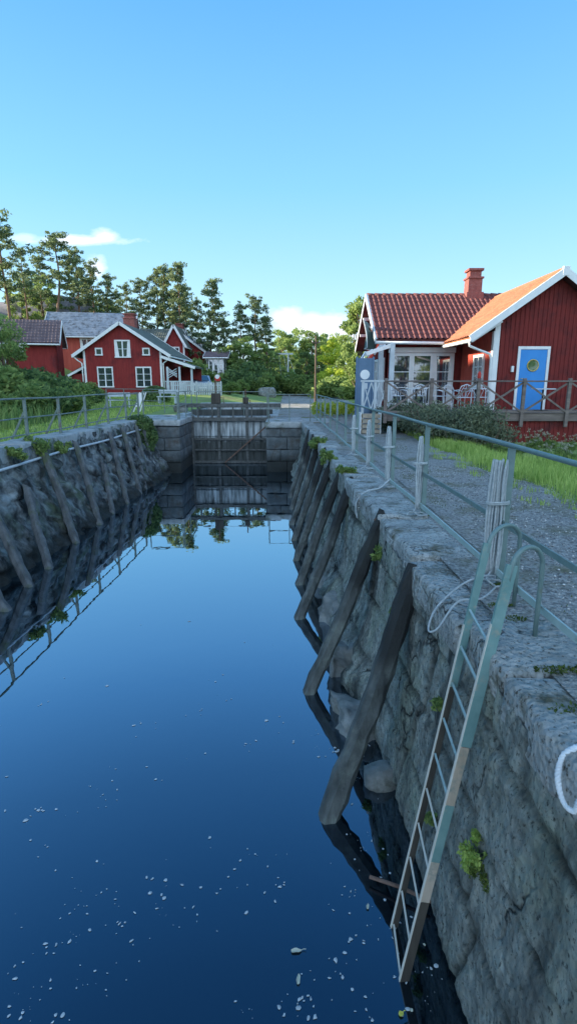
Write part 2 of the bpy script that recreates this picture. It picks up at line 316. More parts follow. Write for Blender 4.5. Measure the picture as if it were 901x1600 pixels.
# ------------------------------------------------------------------ layout of the lock
ZW = -2.05                                             # water level in the lock, the quay is z = 0
def edge(y): return 1.30-.032*y                         # right quay edge
def railx(y): return 1.75-.022*y
def ledge(y): return -6.45+.03*y                        # left quay edge
GY = 25.3                                               # lock gate
def T(x, y):
    """height of the ground"""
    if x > -1.0:
        h = 0
        if x > 3.9: h -= .22*sm(3.9, 5.6, x)*(1-sm(22, 40, y))
        h += .35*sm(30, 60, y)
        h += 2.5*sm(90, 200, y)+1.5*sm(20, 60, x)
        if y > 5: h += .02*mn.noise(Vector((x*.8, y*.8, 0)))*sm(3.9, 4.5, x)
        return h
    h = .15+.66*sm(27, 43, y)+.3*sm(50, 80, y)+2.2*sm(90, 200, y)
    s = 9.3+max(0, y-20)*.28 if y < 45 else 16.3+max(0, y-45)*.0
    u = max(0, -x-s)
    hill = 3.2*sm(0, 9, u)+4.2*sm(5, 22, u)+(5.6*sm(9, 24, u)*(1-sm(27, 42, y)))  # last term: added rise out of view, shaped to shade the lock
    hill += 2.2*sm(45, 62, y)*sm(-2, 6, -x-14)
    hill *= (1-.75*sm(75, 140, y))
    hill += .25*mn.noise(Vector((x*.25, y*.25, 1)))*min(1, u/3)
    return h+hill

# ------------------------------------------------------------------ ground, path, water
xs = sorted(set([-400,-250,-160,-110,-80,-65]+[-55+i*1.6 for i in range(30)]+[-6.9,-6.62,-4.95,-.8,1.6,1.85,2.2,2.7,3.3,3.9,4.3,4.8,5.4,6,7,8,10,12,15,18,22,28,36,50,70,110,160,250,400]))
xs = [x for x in xs if not (-6.9 < x < -6.7)]
ys = sorted(set([-40,-25,-15,-8,-4]+[i*1.0 for i in range(0, 25)]+[25.8]+[27+i*1.6 for i in range(14)]+[49.5+i*3 for i in range(16)]+[105,125,150,190,250,340,500,800]))
V = [(x, y, T(x, y)) for y in ys for x in xs]; Fq = []
nx = len(xs)
for j in range(len(ys)-1):
    for i in range(nx-1):
        cx, cy = (xs[i]+xs[i+1])/2, (ys[j]+ys[j+1])/2
        if cy < 25.8 and -6.62 < cx < 1.85: continue
        if 25.8 < cy < 33 and -4.95 < cx < -.8: continue
        a = j*nx+i; Fq.append((a, a+1, a+1+nx, a+nx))
g = raw('ground', V, Fq, M['grass'], smooth=True); tag(g, kind='structure')
# gravel towpath
py_ = [-6+i*.5 for i in range(0, 150)]
V = []; Fq = []; cols = 11
for j, y in enumerate(py_):
    y = y if y < 69 else 69
    x0 = 1.80 if y < 26.2 else -.6+.2*mn.noise(Vector((0, y, 0)))
    x1 = 3.88+.28*mn.noise(Vector((3, y*.45, 0)))+.12*mn.noise(Vector((3, y*1.9, 0)))-.2*sm(5, 14, y)+1.2*sm(18, 30, y)
    for i in range(cols):
        x = x0+(x1-x0)*i/(cols-1)
        V.append((x, y, T(x, y)+.012+.006*mn.noise(Vector((x*2, y*2, 5)))))
for j in range(len(py_)-1):
    for i in range(cols-1):
        a = j*cols+i; Fq.append((a, a+1, a+1+cols, a+cols))
tag(raw('path', V, Fq, M['gravel'], smooth=True), kind='structure')
tag(MB().add([(-8,-40,ZW),(4,-40,ZW),(4,26,ZW),(-8,26,ZW)], [(0,1,2,3)]).build('water', M['water']), kind='structure')
tag(MB().add([(-5.2,25.2,-.78),(-.6,25.2,-.78),(-.6,34.6,-.78),(-5.2,34.6,-.78)], [(0,1,2,3)]).build('upper_water', M['water']), kind='structure')

# ------------------------------------------------------------------ stone helpers
def block(x0, x1, y0, y1, z0, z1, r=.04, amp=.014, n=(6,8,5), seed=0, skew=None):
    """a quarried stone: rounded arrises, uneven faces"""
    bm = bmesh.new(); c = Vector(((x0+x1)/2, (y0+y1)/2, (z0+z1)/2)); h = Vector(((x1-x0)/2, (y1-y0)/2, (z1-z0)/2))
    verts = {}; faces = []
    def vid(p):
        k = tuple(round(q, 4) for q in p)
        if k not in verts: verts[k] = len(verts)
        return verts[k]
    for ax in range(3):
        a, b = (ax+1) % 3, (ax+2) % 3
        for sgn in (-1, 1):
            ga = np.linspace(-1, 1, n[a]+1); gb = np.linspace(-1, 1, n[b]+1)
            # pull the outer rows close to the arris
            ga[1] = -1+min(.4, r/h[a]); ga[-2] = 1-min(.4, r/h[a]); gb[1] = -1+min(.4, r/h[b]); gb[-2] = 1-min(.4, r/h[b])
            for i in range(n[a]):
                for j in range(n[b]):
                    q = []
                    for (u, v) in ((ga[i],gb[j]),(ga[i+1],gb[j]),(ga[i+1],gb[j+1]),(ga[i],gb[j+1])):
                        p = [0,0,0]; p[ax] = sgn; p[a] = u; p[b] = v; q.append(vid(p))
                    faces.append(q if sgn > 0 else q[::-1])
    out = []
    for k in verts:
        p = Vector((k[0]*h.x, k[1]*h.y, k[2]*h.z)); q = Vector([max(-(h[i]-r), min(h[i]-r, p[i])) for i in range(3)])
        d = p-q
        if d.length > 1e-6: p = q+d.normalized()*r
        w = c+p; s = seed*3.1
        w += Vector((fn(w.x*3+s, w.y*3, w.z*3), fn(w.x*3, w.y*3+s+9, w.z*3), fn(w.x*3, w.y*3, w.z*3+s+17)))*amp
        out.append(w)
    bm.free()
    if skew: out = [skew(p) for p in out]
    return out, faces
def boulder(name, loc, size, m, label=None, cat='boulder', seed=0, parent=None, group=None, sub=3, rough=.28):
    bm = bmesh.new(); bmesh.ops.create_icosphere(bm, subdivisions=sub, radius=1)
    for v in bm.verts:
        n = v.co.normalized(); k = 1+rough*fn(n.x*1.2+seed, n.y*1.2, n.z*1.2, 5)+.10*mn.noise(n*4+Vector((seed,0,0)))
        p = n*k; p = Vector([max(-.93, min(.86, q)) for q in p]); v.co = Vector((p.x*size[0], p.y*size[1], p.z*size[2]))
    me = bpy.data.meshes.new(name); bm.to_mesh(me); bm.free(); me.materials.append(m)
    me.polygons.foreach_set('use_smooth', [True]*len(me.polygons))
    o = bpy.data.objects.new(name, me); COL.objects.link(o); o.location = loc
    if parent: o.parent = parent
    return tag(o, label, cat, group) if label else o

# ------------------------------------------------------------------ right lock wall
rw = thing('lock_wall', 'tall grey granite quay wall on the right side of the lock, with coping slabs under the green railing', 'wall', (edge(3), 3, ZW))
RW0 = Vector(rw.location)
joints_z = [-.42,-.98,-1.5,-2.05]
def wall_x(y, z):
    t = (-z)/2.05
    x = edge(y)-.20*t-.01
    # courses and uprights
    for k, zj in enumerate(joints_z):
        wob = .05*mn.noise(Vector((y*.8, k*5, 0)))
        d = abs(z-(zj+wob)); 
        if d < .042: x += .042*(1-d/.042)
    k = sum(1 for q in joints_z if z < q)
    L_ = (1.5, 1.15, 1.35, 1.6, 1.3)[k]; ph = (.2,.75,.4,1.1,.1)[k]
    yy = y+.06*mn.noise(Vector((0, z*3, k)))+(.25*z if k > 1 else 0)
    f = ((yy+ph) % L_)
    d = min(f, L_-f)
    if d < .042: x += .042*(1-d/.042)
    cell = math.floor((yy+ph)/L_)*7+k*3
    x -= .05*mn.noise(Vector((cell*1.37, k*2.1, .5)))
    x -= .015*fn(y*1.6, z*1.6, 0, 6)+.016*fn(y*7, z*4, 3, 5)+.016*abs(fn(y*12, z*7, 6, 3))
    x -= .03*abs(mn.noise(Vector((y*2.2+z*.8, z*.9, 9))))*sm(-.3, -1.2, z)
    # rubble bulge at the foot beyond the dressed part
    x -= .26*sm(4.6, 6.0, y)*sm(-1.1, -2.0, z)*(.6+.8*abs(fn(y*1.1, z*2, 7, 4)))
    return x
yw = list(np.concatenate([np.arange(-.8, 1.4, .12), np.arange(1.4, 7.5, .03), np.arange(7.5, 12, .07), np.arange(12, 23.01, .14)]))
zw = list(np.linspace(-2.5, -.12, 74))
V = [(wall_x(y, z)-RW0.x, y-RW0.y, z-RW0.z) for y in yw for z in zw]; nz_ = len(zw)
Fq = [(j*nz_+i, j*nz_+i+1, (j+1)*nz_+i+1, (j+1)*nz_+i) for j in range(len(yw)-1) for i in range(nz_-1)]
ms_ = raw('masonry', V, Fq, M['granite'], rw, smooth=True)
def joint(y, z):
    j = 0
    for k, zj in enumerate(joints_z): j = max(j, 1-abs(z-(zj+.05*mn.noise(Vector((y*.8, k*5, 0)))))/.045)
    k = sum(1 for q in joints_z if z < q); L_ = (1.5, 1.15, 1.35, 1.6, 1.3)[k]; ph = (.2,.75,.4,1.1,.1)[k]
    f = (y+.06*mn.noise(Vector((0, z*3, k)))+(.25*z if k > 1 else 0)+ph) % L_
    j = max(j, 1-min(f, L_-f)/.045)
    return max(0, j)*(.45+.9*max(0, mn.noise(Vector((y*1.3, z*1.3, 20)))+.3))
at_ = ms_.data.attributes.new('joint', 'FLOAT', 'POINT'); at_.data.foreach_set('value', [joint(y, z) for y in yw for z in zw])
# dirt in the open joints, its dark colour also standing in for faint shade
_nt = M['granite'].node_tree; _b = _nt.nodes['Principled BSDF']; _src = _b.inputs['Base Color'].links[0].from_socket
_a = _nt.nodes.new('ShaderNodeAttribute'); _a.attribute_name = 'joint'; _m = _nt.nodes.new('ShaderNodeMix'); _m.data_type = 'RGBA'; _m.clamp_factor = True
_nt.links.new(_a.outputs['Fac'], _m.inputs[0]); _nt.links.new(_src, _m.inputs[6]); _m.inputs[7].default_value = (.022,.026,.022,1); _nt.links.new(_m.outputs[2], _b.inputs['Base Color'])
js = [-.9, 1.25, 2.70, 3.38, 4.75, 6.2, 7.7, 9.1, 10.5, 12.0, 13.6, 15.1, 16.7, 18.3, 20.0, 21.6, 23.05]
for i in range(len(js)-1):
    a, b = js[i], js[i+1]; dz = (.0,-.02,.0,-.045,.0,.012,-.01,.008)[i % 8]; dx = rnd.uniform(-.02, .02)
    n = (7, max(4, int((b-a)/.12)) if a < 8 else 6, 5)
    sk = lambda p: Vector((p.x+edge(p.y), p.y, p.z))-RW0
    vs, fs = block(-.035+dx, .60-.01*i, a+.008, b-.008, -.25+dz, .022+dz, r=.035, amp=.028 if a < 9 else .018, n=n, seed=i, skew=sk)
    MB().add(vs, fs).build('coping_stone', M['coping'], rw, smooth=True)
# backing of the coping down to the gravel
MB().add([(railx(-1)-.25-RW0.x, -1-RW0.y, .006-RW0.z),(2.0-RW0.x, -1-RW0.y, .004-RW0.z),(2.0-RW0.x, 23-RW0.y, .004-RW0.z),(railx(23)-.3-RW0.x, 23-RW0.y, .006-RW0.z)], [(0,1,2,3)]).build('edge_bedding', M['gravel'], rw)

bsp = [((.80, 5.25, -2.0), (.30,.36,.26), 'pale flat-topped boulder at the foot of the right wall, between the two nearest timber fenders'),
       ((.84, 6.55, -1.86), (.30,.42,.36), 'blocky grey boulder jutting from the right wall foot behind the second timber fender'),
       ((.86, 7.9, -1.92), (.30,.5,.34), 'rough grey boulder below the third and fourth timber fenders of the right wall'),
       ((.86, 4.35, -2.0), (.17,.15,.14), 'small pale stone at the waterline just behind the nearest timber fender'),
       ((.80, 9.3, -1.96), (.28,.5,.26), 'dark low boulder at the right wall foot deep among the crowded timber fenders')]
for i, (p, s, l) in enumerate(bsp):
    if i == 3: boulder('boulder', p, s, M['boulder'], l, seed=i*3+1); continue
    q = Matrix.Rotation((.25,-.3,.18,0,.3)[i], 4, 'Z') @ Matrix.Rotation((.12,-.16,.1,0,.1)[i], 4, 'Y')
    vs, fs = block(-s[0]*.85, s[0]*.85, -s[1]*.9, s[1]*.9, -s[2], s[2]*.55, r=.05, amp=.13, n=(9,12,8), seed=60+i, skew=lambda w: q @ w)
    o = MB().add(vs, fs).build('boulder', M['boulder'], None, smooth=True, loc=p); tag(o, l, 'boulder')

# ------------------------------------------------------------------ left lock wall (rubble)
lw = thing('rubble_wall', 'dark rough rubble stone wall on the left side of the lock, capped with grey coping slabs', 'wall', (-5.9, 15, ZW)); L0 = Vector(lw.location)
yl = list(np.arange(3, 22.9, .065)); zl = list(np.linspace(-2.4, -.02, 52))
V = []
for y in yl:
    for z in zl:
        t = (-z)/2.05
        x = ledge(y)+.08+.95*t**1.25
        dist, pts = mn.voronoi(Vector((y*1.9+.4*mn.noise(Vector((y,z*2,0))), z*2.9+.3*math.sin(y), 1.3)))
        e = dist[1]-dist[0]
        x += (.20*min(e, .35)-.10)*(.4+.6*sm(0, -.5, z))+.09*fn(y*2.6, z*2.6, 2, 6)
        x += .17*mn.noise(Vector((pts[0].x*3.3, pts[0].y*3.3, .5)))*sm(-.2, -.7, z)-.06
        V.append((x-L0.x, y-L0.y, z+.15-L0.z))
n2 = len(zl); Fq = [(j*n2+i, (j+1)*n2+i, (j+1)*n2+i+1, j*n2+i+1) for j in range(len(yl)-1) for i in range(n2-1)]
raw('rubble', V, Fq, M['rubble'], lw)
y = 3.0; i = 0
while y < 22.6:
    b = min(22.8, y+rnd.uniform(1.5, 2.1)); dz = rnd.uniform(-.02, .02)
    sk = lambda p: Vector((p.x+ledge(p.y), p.y, p.z))-L0
    vs, fs = block(-.75, .02, y+.01, b-.01, -.14+dz, .21+dz, r=.04, amp=.03, n=(4,7,4), seed=i+40, skew=sk)
    MB().add(vs, fs).build('coping_stone', M['coping_far'], lw, smooth=True); y = b; i += 1
ib = MB(); ib.tube([(ledge(yq)+.16, yq, -.17+.02*math.sin(yq)) for yq in np.arange(3, 22.7, .8)], .030, 8)
tag(ib.build('fender_rail', M['bluewhite'], smooth=True), 'long pale horizontal pole fixed below the coping of the left lock wall', 'rail')

# ------------------------------------------------------------------ gate piers
def pier(x0, x1, y0, y1, ztop, label, xout):
    p = thing('gate_pier', label, 'pier', ((x0+x1)/2, y0, ZW), group='stone piers holding the lock gate'); P0 = Vector(p.location)
    z = -2.6; k = 0
    sk = lambda q: q-P0
    while z < ztop-.3:
        h = (.52,.46,.5)[k % 3]; z1 = min(z+h, ztop-.26)
        half = (x0+x1)/2+(.12 if k % 2 else -.15)
        for (a, b) in ((x0, half), (half, x1)):
            vs, fs = block(a+.004, b-.004, y0, y1, z+.004, z1-.004, r=.03, amp=.022, n=(5,5,4), seed=k+int(a*3), skew=sk)
            MB().add(vs, fs).build('ashlar_block', M['pier'], p, smooth=True)
        z = z1; k += 1
    vs, fs = block(x0-.05, x1+.05, y0-.05, y1, ztop-.26, ztop, r=.04, amp=.02, n=(6,6,4), seed=91, skew=sk)
    MB().add(vs, fs).build('cap_stone', M['coping_far'], p, smooth=True)
    return p
pier(-5.95, -4.42, 22.3, 25.9, .14, 'grey block-built pier at the left end of the wooden lock gate', -6.7)
pier(-.92, .56, 22.7, 25.9, .03, 'dark stone pier at the right end of the wooden lock gate', 1.9)
tag(MB().box(.4, 1.9, 22.95, 25.8, -2.6, .008).build('quay_platform', M['coping_far']), 'grey stone quay platform between the right gate pier and the gravel path', 'platform')
tag(MB().box(-6.65, -5.90, 22.6, 25.8, -2.6, .15).build('quay_platform', M['coping_far']), 'grey stone quay platform between the left gate pier and the lawn', 'platform')
# upper basin walls
for (x0, x1, l) in ((-5.3, -4.82, 'low stone quay wall on the left bank beyond the lock gate'), (-.95, -.5, 'low stone quay wall on the right bank beyond the lock gate')):
    o = MB()
    yq = 25.95; k = 0
    while yq < 33:
        vs, fs = block(x0, x1, yq+.01, yq+1.9, -1.2, .17 if x0 < -3 else .06, r=.04, amp=.03, n=(4,6,4), seed=k); o.add(vs, fs); yq += 1.91; k += 1
    tag(o.build('basin_wall', M['coping_far'], smooth=True), l, 'wall')

o = MB(); xq = -5.3
while xq < -.4:
    vs, fs = block(xq+.01, min(xq+1.25, -.45), 33.15, 33.65, -1.2, .46, r=.04, amp=.03, n=(6,4,5), seed=int(xq*7)); o.add(vs, fs); xq += 1.26
tag(o.build('basin_wall', M['coping_far'], smooth=True), 'low stone wall closing the far end of the upper basin', 'wall')

# ------------------------------------------------------------------ lock gate
gt = thing('lock_gate', 'weathered grey wooden lock gate of vertical planks with a slanting iron brace', 'lock gate', (-2.66, GY, ZW)); G0 = Vector(gt.location)
mb = MB(); x = -4.45; k = 0
while x < -.9:
    w_ = rnd.uniform(.15, .2); d = rnd.uniform(-.012, .012)
    mb.box(x+.004-G0.x, min(x+w_, -.88)-.004-G0.x, -.04+d, .05, -.6, 2.02+rnd.uniform(-.03, .03)-.02); x += w_; k += 1
mb.build('plank_panel', M['gate_wood'], gt)
MB().box(-1.78, 1.78, .06, .09, -.6, 2.0).build('backing_board', M['dark_wood'], gt)
for z, h, d in ((-.93, .09, .10), (-1.42, .07, .12), (-1.98, .12, .10), (-.02, .16, .16)):
    MB().box(-1.8, 1.78, -d-.02, -.045, z-h/2-ZW, z+h/2-ZW).build('cross_beam', M['gate_beam'], gt, bevel=.01)
for xp in (-1.81, 1.70, -.6, .7):
    MB().box(xp, xp+.13, -.20 if abs(xp) > 1 else -.10, .12, -.5, (2.72 if abs(xp) < 1 else 2.2)).build('gate_post', M['gate_beam'], gt, bevel=.01)
MB().bar((1.65, -.17, 1.72), (-.28, -.17, .05), .035, .06).build('brace', M['rust'], gt)
MB().box(-1.95, 1.95, .02, .62, 2.08, 2.15).build('walkway', M['gate_wood'], gt, bevel=.01)
MB().box(-2.5, 2.3, -.12, .10, 2.56, 2.74).build('balance_beam', M['gate_beam'], gt, bevel=.02)
for xq in (-1.5, -.85, .1, .95):
    MB().box(xq, xq+.06, -.06, 0, 2.0, 2.58).build('upright', M['gate_beam'], gt)
def winch(x, s, label):
    t = thing('paddle_winch', label, 'winch', (x, GY+.0, .69), group='paddle winches on the lock gate')
    MB().box(-.20*s, .20*s, -.15, .15, 0, .45*s).build('gear_housing', M['dark_wood'], t, bevel=.02)
    MB().tube([(0,0,.4*s),(0,0,1.05*s)], .025, 8).build('rack_rod', M['rust'], t)
    MB().tube([(.2*s,0,.25*s),(.34*s,0,.25*s),(.34*s,0,.02)], .018, 6).build('crank_handle', M['rust'], t)
winch(-3.3, 1.0, 'larger dark iron paddle winch on the left half of the gate beam')
winch(-1.95, .6, 'small dark iron paddle winch on the right half of the gate beam')
# floodwater boards: second timber line behind the gate
o = MB().box(-4.9, -.8, 27.9, 28.1, -.6, .30)
tag(o.build('timber_boom', M['gate_wood'], bevel=.02), 'low horizontal timber boom across the basin behind the lock gate', 'boom')

# ------------------------------------------------------------------ railings
rr = thing('railing', 'long green metal railing on flat iron posts along the right quay', 'railing', (railx(4), 4, 0)); R0 = Vector(rr.location)
PR = [4.05, 6.35, 8.15, 9.95, 11.9, 13.9, 15.9, 17.9, 19.9, 21.9, 23.9]
def rp(y, z): return Vector((railx(y), y, z))-R0
for i, y in enumerate(PR+[1.6]):
    MB().bar(rp(y, -.04), rp(y, 1.085), .055, .022, up=(0,1,0)).build('post', M['rail'], rr, bevel=.003)
ya = list(np.arange(-.5, 25.0, .5))
MB().tube([rp(y, 1.10+.006*math.sin(y*1.7)) for y in ya], .019, 8).build('top_rail', M['rail'], rr, smooth=True)
mb = MB()
for a, b in zip(ya[:-1], ya[1:]): mb.bar(rp(a, .52+.008*math.sin(a*1.5))+Vector((-.03,0,0)), rp(b, .52+.008*math.sin(b*1.5))+Vector((-.03,0,0)), .012, .04)
mb.build('middle_rail', M['rail'], rr)
mb = MB()
for a, b in zip(ya[:-1], ya[1:]): mb.bar(rp(a, .14+.01*math.sin(a*1.3))+Vector((-.045,0,0)), rp(b, .14+.01*math.sin(b*1.3))+Vector((-.045,0,0)), .014, .05)
mb.build('bottom_rail', M['rail_pale'], rr)

lr = thing('railing', 'grey-green metal railing along the left quay beside the lawn', 'railing', (-6.3, 15, .2)); Q0 = Vector(lr.location)
def lp(y, z): return Vector((ledge(y)-.38, y, z+.18))-Q0
PL = [9.7, 11.6, 13.5, 15.35, 17.2, 19.15, 21.1, 22.7]
for y in PL:
    MB().bar(lp(y, -.04), lp(y, 1.02), .07, .06, up=(0,1,0)).build('post', M['rail_left'], lr, bevel=.006)
    MB().bar(lp(y, .75), lp(y+.05, -.02)+Vector((-.45,0,0)), .05, .03, up=(0,1,0)).build('stay', M['rail_left'], lr)
yb = list(np.arange(4, 22.75, .6))+[22.7]
for nm, z in (('top_rail', 1.02), ('middle_rail', .56), ('bottom_rail', .16)):
    MB().tube([lp(y, z+.012*math.sin(y*1.1)) for y in yb], .024 if z > 1 else .018, 6).build(nm, M['rail_left'], lr)

def short_rail(x0, y0, x1, y1, n, z, label, h=1.1, drop=False):
    t = thing('railing', label, 'railing', (x0, y0, z))
    d = Vector((x1-x0, y1-y0, 0))
    for i in range(n+1):
        p = d*i/n; MB().bar(p, p+Vector((0,0,h)), .04, .04, up=(0,1,0)).build('post', M['rail_left'], t)
    for zz in (h, h*.5): MB().tube([(0,0,zz), d+Vector((0,0,zz))], .02, 6).build('rail', M['rail_left'], t)
    if drop: MB().tube([(0,-.06,h),(0,-.06,-2.2)], .022, 6).build('drop_pole', M['rail_left'], t)
    return t
short_rail(-4.50, 22.5, -5.9, 22.5, 1, .14, 'short metal railing facing the camera on top of the left gate pier')
short_rail(-4.46, 22.6, -4.46, 25.6, 2, .14, 'metal railing along the inner side of the left gate pier')
short_rail(-.82, 22.85, .9, 22.85, 2, .03, 'short metal railing facing the camera on top of the right gate pier', drop=True)
short_rail(-4.3, 26.1, -1.0, 26.1, 3, .1, 'thin metal railing on the far side of the gate walkway')
short_rail(-5.9, 26.4, -9.8, 30.0, 3, .2, 'metal railing running from the left gate pier across the lawn')

# ------------------------------------------------------------------ timber fenders
tf = ['nearest and thickest timber fender of the right wall, dark in its upper half',
 'second nearest timber fender of the right wall, standing clear before the crowded row',
 'third timber fender on the right wall, first of the crowded row','fourth timber fender of the right wall, just behind the third',
 'fifth timber fender on the right wall, in the middle of the crowd','sixth timber fender on the right wall, counted from the camera',
 'seventh timber fender on the right wall, third from the gate pier','second timber fender from the right gate pier, slim and dark',
 'timber fender standing closest to the right gate pier']
RB = [((.36,3.94),(1.13,4.62,-.13),.21),((.27,5.88),(1.12,6.32,.0),.19),((.19,8.0),(1.06,9.0,-.08),.19),((.20,9.5),(.98,10.2,-.08),.19),
      ((.16,10.9),(.92,11.6,-.06),.18),((.13,12.4),(.88,13.1,-.05),.18),((.11,13.9),(.82,14.9,-.08),.18),((.09,15.7),(.74,16.6,-.06),.17),((.07,17.4),(.70,18.4,-.05),.17)]
def fender(foot, top, w, m, label, group, seed):
    f = Vector((foot[0], foot[1], ZW)); t = Vector(top); d = (t-f); f2 = f-d.normalized()*.5
    o = MB(); n = 28; ln = (t-f2).length; ax = (t-f2).normalized(); X = ax.cross(Vector((0,1,0))).normalized(); Y = ax.cross(X)
    prof = [(-.5,-.24),(-.26,-.49),(.26,-.5),(.5,-.22),(.49,.24),(.24,.5),(-.26,.48),(-.5,.22)]; vs = []
    for i in range(n+1):
        s = i/n; p = f2+ax*ln*s
        k = w*.84*(1+.10*mn.noise(Vector((seed, s*5, 0)))-.10*sm(.9, 1, s))
        p = p+X*.03*mn.noise(Vector((seed+5, s*2.5, 0)))
        for j, (a, b) in enumerate(prof):
            q = p+X*a*k+Y*b*k+ax*((.06*mn.noise(Vector((j*1.7, seed, 3)))+(.09 if a > 0 else -.03)) if i == n else 0)
            q += (X*a+Y*b)*.05*mn.noise(Vector((j*2., s*14, seed))); vs.append(q-f)
    fs = [(i*8+k, i*8+(k+1)%8, (i+1)*8+(k+1)%8, (i+1)*8+k) for i in range(n) for k in range(8)]+[tuple(range(7,-1,-1)), tuple(n*8+k for k in range(8))]
    r = thing('timber_fender', label, 'fender', f, 0, group)
    o.add(vs, fs).build('beam', m, r)
    return r, ax, X, Y, f
for i, (a, b, w_) in enumerate(RB):
    r, ax, X, Y, f = fender(a, b, w_, M['timber'], tf[i], 'timber fenders leaning on the right lock wall', i)
    if i < 3:
        t = Vector(b)-f
        MB().tube([t+Vector((-.10,-.03,-.03)), t+Vector((-.02,-.05,.035)), t+Vector((.10,-.02,.04)), t+Vector((.24,.02,.015))], .011, 6).build('iron_strap', M['rust'], r)
LB = [((-4.75,8.3),(-5.9,8.9,-.35),.2),((-4.85,9.4),(-6.0,10.2,-.3),.2),((-4.92,10.4),(-5.75,11.5,-.62),.19),((-5.05,12.2),(-5.95,13.0,-.06),.21),((-5.08,13.9),(-5.92,14.9,-.02),.2),
      ((-5.12,15.1),(-5.62,16.1,-.75),.18),((-5.1,16.5),(-5.88,17.7,.0),.18),((-5.1,18.0),(-5.82,18.9,.02),.18),((-5.15,18.9),(-5.6,19.7,-.7),.16),((-5.2,19.6),(-5.78,20.4,.02),.17),((-5.2,20.6),(-5.75,21.2,.0),.16)]
lf = ['timber fender at the very left edge of the frame near the waterline','timber fender second from the left edge of the frame, on the rubble wall','short timber fender third from the left whose head ends half way up the rubble',
 'long timber fender overgrown at its head by a fern-like weed on the left wall','long pale timber fender to the right of the weed-topped one','short dark timber fender between two long ones, ending low on the rubble',
 'long slim timber fender in the middle of the left wall','timber fender on the left wall just past the slim middle one','short timber fender near the far end of the left wall','next to last timber fender before the dark bush of the left wall','last timber fender of the left wall, half behind the dark bush']
for i, (a, b, w_) in enumerate(LB): fender((a[0]+.10, a[1]), (b[0]+.13, b[1], b[2]), w_, M['timber_left'], lf[i], 'timber fenders leaning on the left lock wall', i+30)

# ------------------------------------------------------------------ ladder
ld = thing('ladder', 'steep green steel and wood ladder with two hooped handrails leaning on the right wall', 'ladder', (.7, 2.8, ZW)); D0 = Vector(ld.location)
lt, lb = Vector((1.25,3.35,.55)), Vector((.70,2.96,ZW)); rt, rb = Vector((1.25,2.97,.53)), Vector((.69,2.62,ZW))
def along(a, b, s): return a+(b-a)*s
nrm = Vector((.97,.1,.22))
segs = [(0,.30,'ladder_paint'),(.30,.42,'ladder_paint'),(.42,.56,'bare_wood'),(.56,.70,'ladder_paint'),(.70,.80,'bare_wood'),(.80,1.12,'dark_wood')]
for a, b, side in ((lt, lb, 0), (rt, rb, 1)):
    for s0, s1, mm in (segs if side else [(0,.36,'ladder_paint'),(.36,1.04,'dark_wood')]):
        p, q = along(a, b, s0)-D0, along(a, b, s1)-D0; wd = (.066 if side else .05)*(1 if s0 < .35 else .86)
        MB().bar(p+nrm*wd*.5, q+nrm*wd*.5, .024, wd, up=nrm).build('stringer_side', M[mm], ld, bevel=.003)
    MB().bar(along(a, b, .13 if side else .2)-D0, along(a, b, 1.02)-D0, (.022), .014, up=nrm).build('stringer_edge', M['ladder_edge' if 1 else 'rail'], ld, bevel=.002)
for k in range(10):
    s = .165+k*.092
    p, q = along(lt, lb, s)-D0, along(rt, rb, s+.012)-D0
    MB().bar(p+nrm*.012, q+nrm*.012, .024, .012, up=nrm).build('rung', M['rail_pale'] if k < 5 else M['ladder_edge'], ld)
def hoop(a, foot):
    a, foot = Vector(a), Vector(foot); pts = [a+Vector((-.02,-.01,-.1)), a]
    top = max(a.z, .6); w_ = (foot-a); w_.z = 0
    for k in range(1, 12):
        th = math.pi*k/12; c = (1-math.cos(th))/2
        pts.append(Vector((a.x+w_.x*c, a.y+w_.y*c, a.z+.13*math.sin(th)-.04*c)))
    pts += [Vector((foot.x, foot.y, a.z-.08)), Vector((foot.x, foot.y, .3)), Vector((foot.x, foot.y, -.02))]
    MB().tube([p-D0 for p in pts], .015, 10).build('hoop_handrail', M['rail'], ld, smooth=True)
hoop(lt+Vector((.03,.0,-.02)), (1.60,3.62,0)); hoop(rt+Vector((.03,0,-.02)), (1.54,3.14,0))
tag(MB().tube([(1.06,3.05,-1.98),(.80,3.20,-1.98),(.60,3.30,-2.0)], .014, 6).build('iron_rod', M['rust']), 'thin rusty rod sticking out of the right wall behind the ladder foot', 'rod')

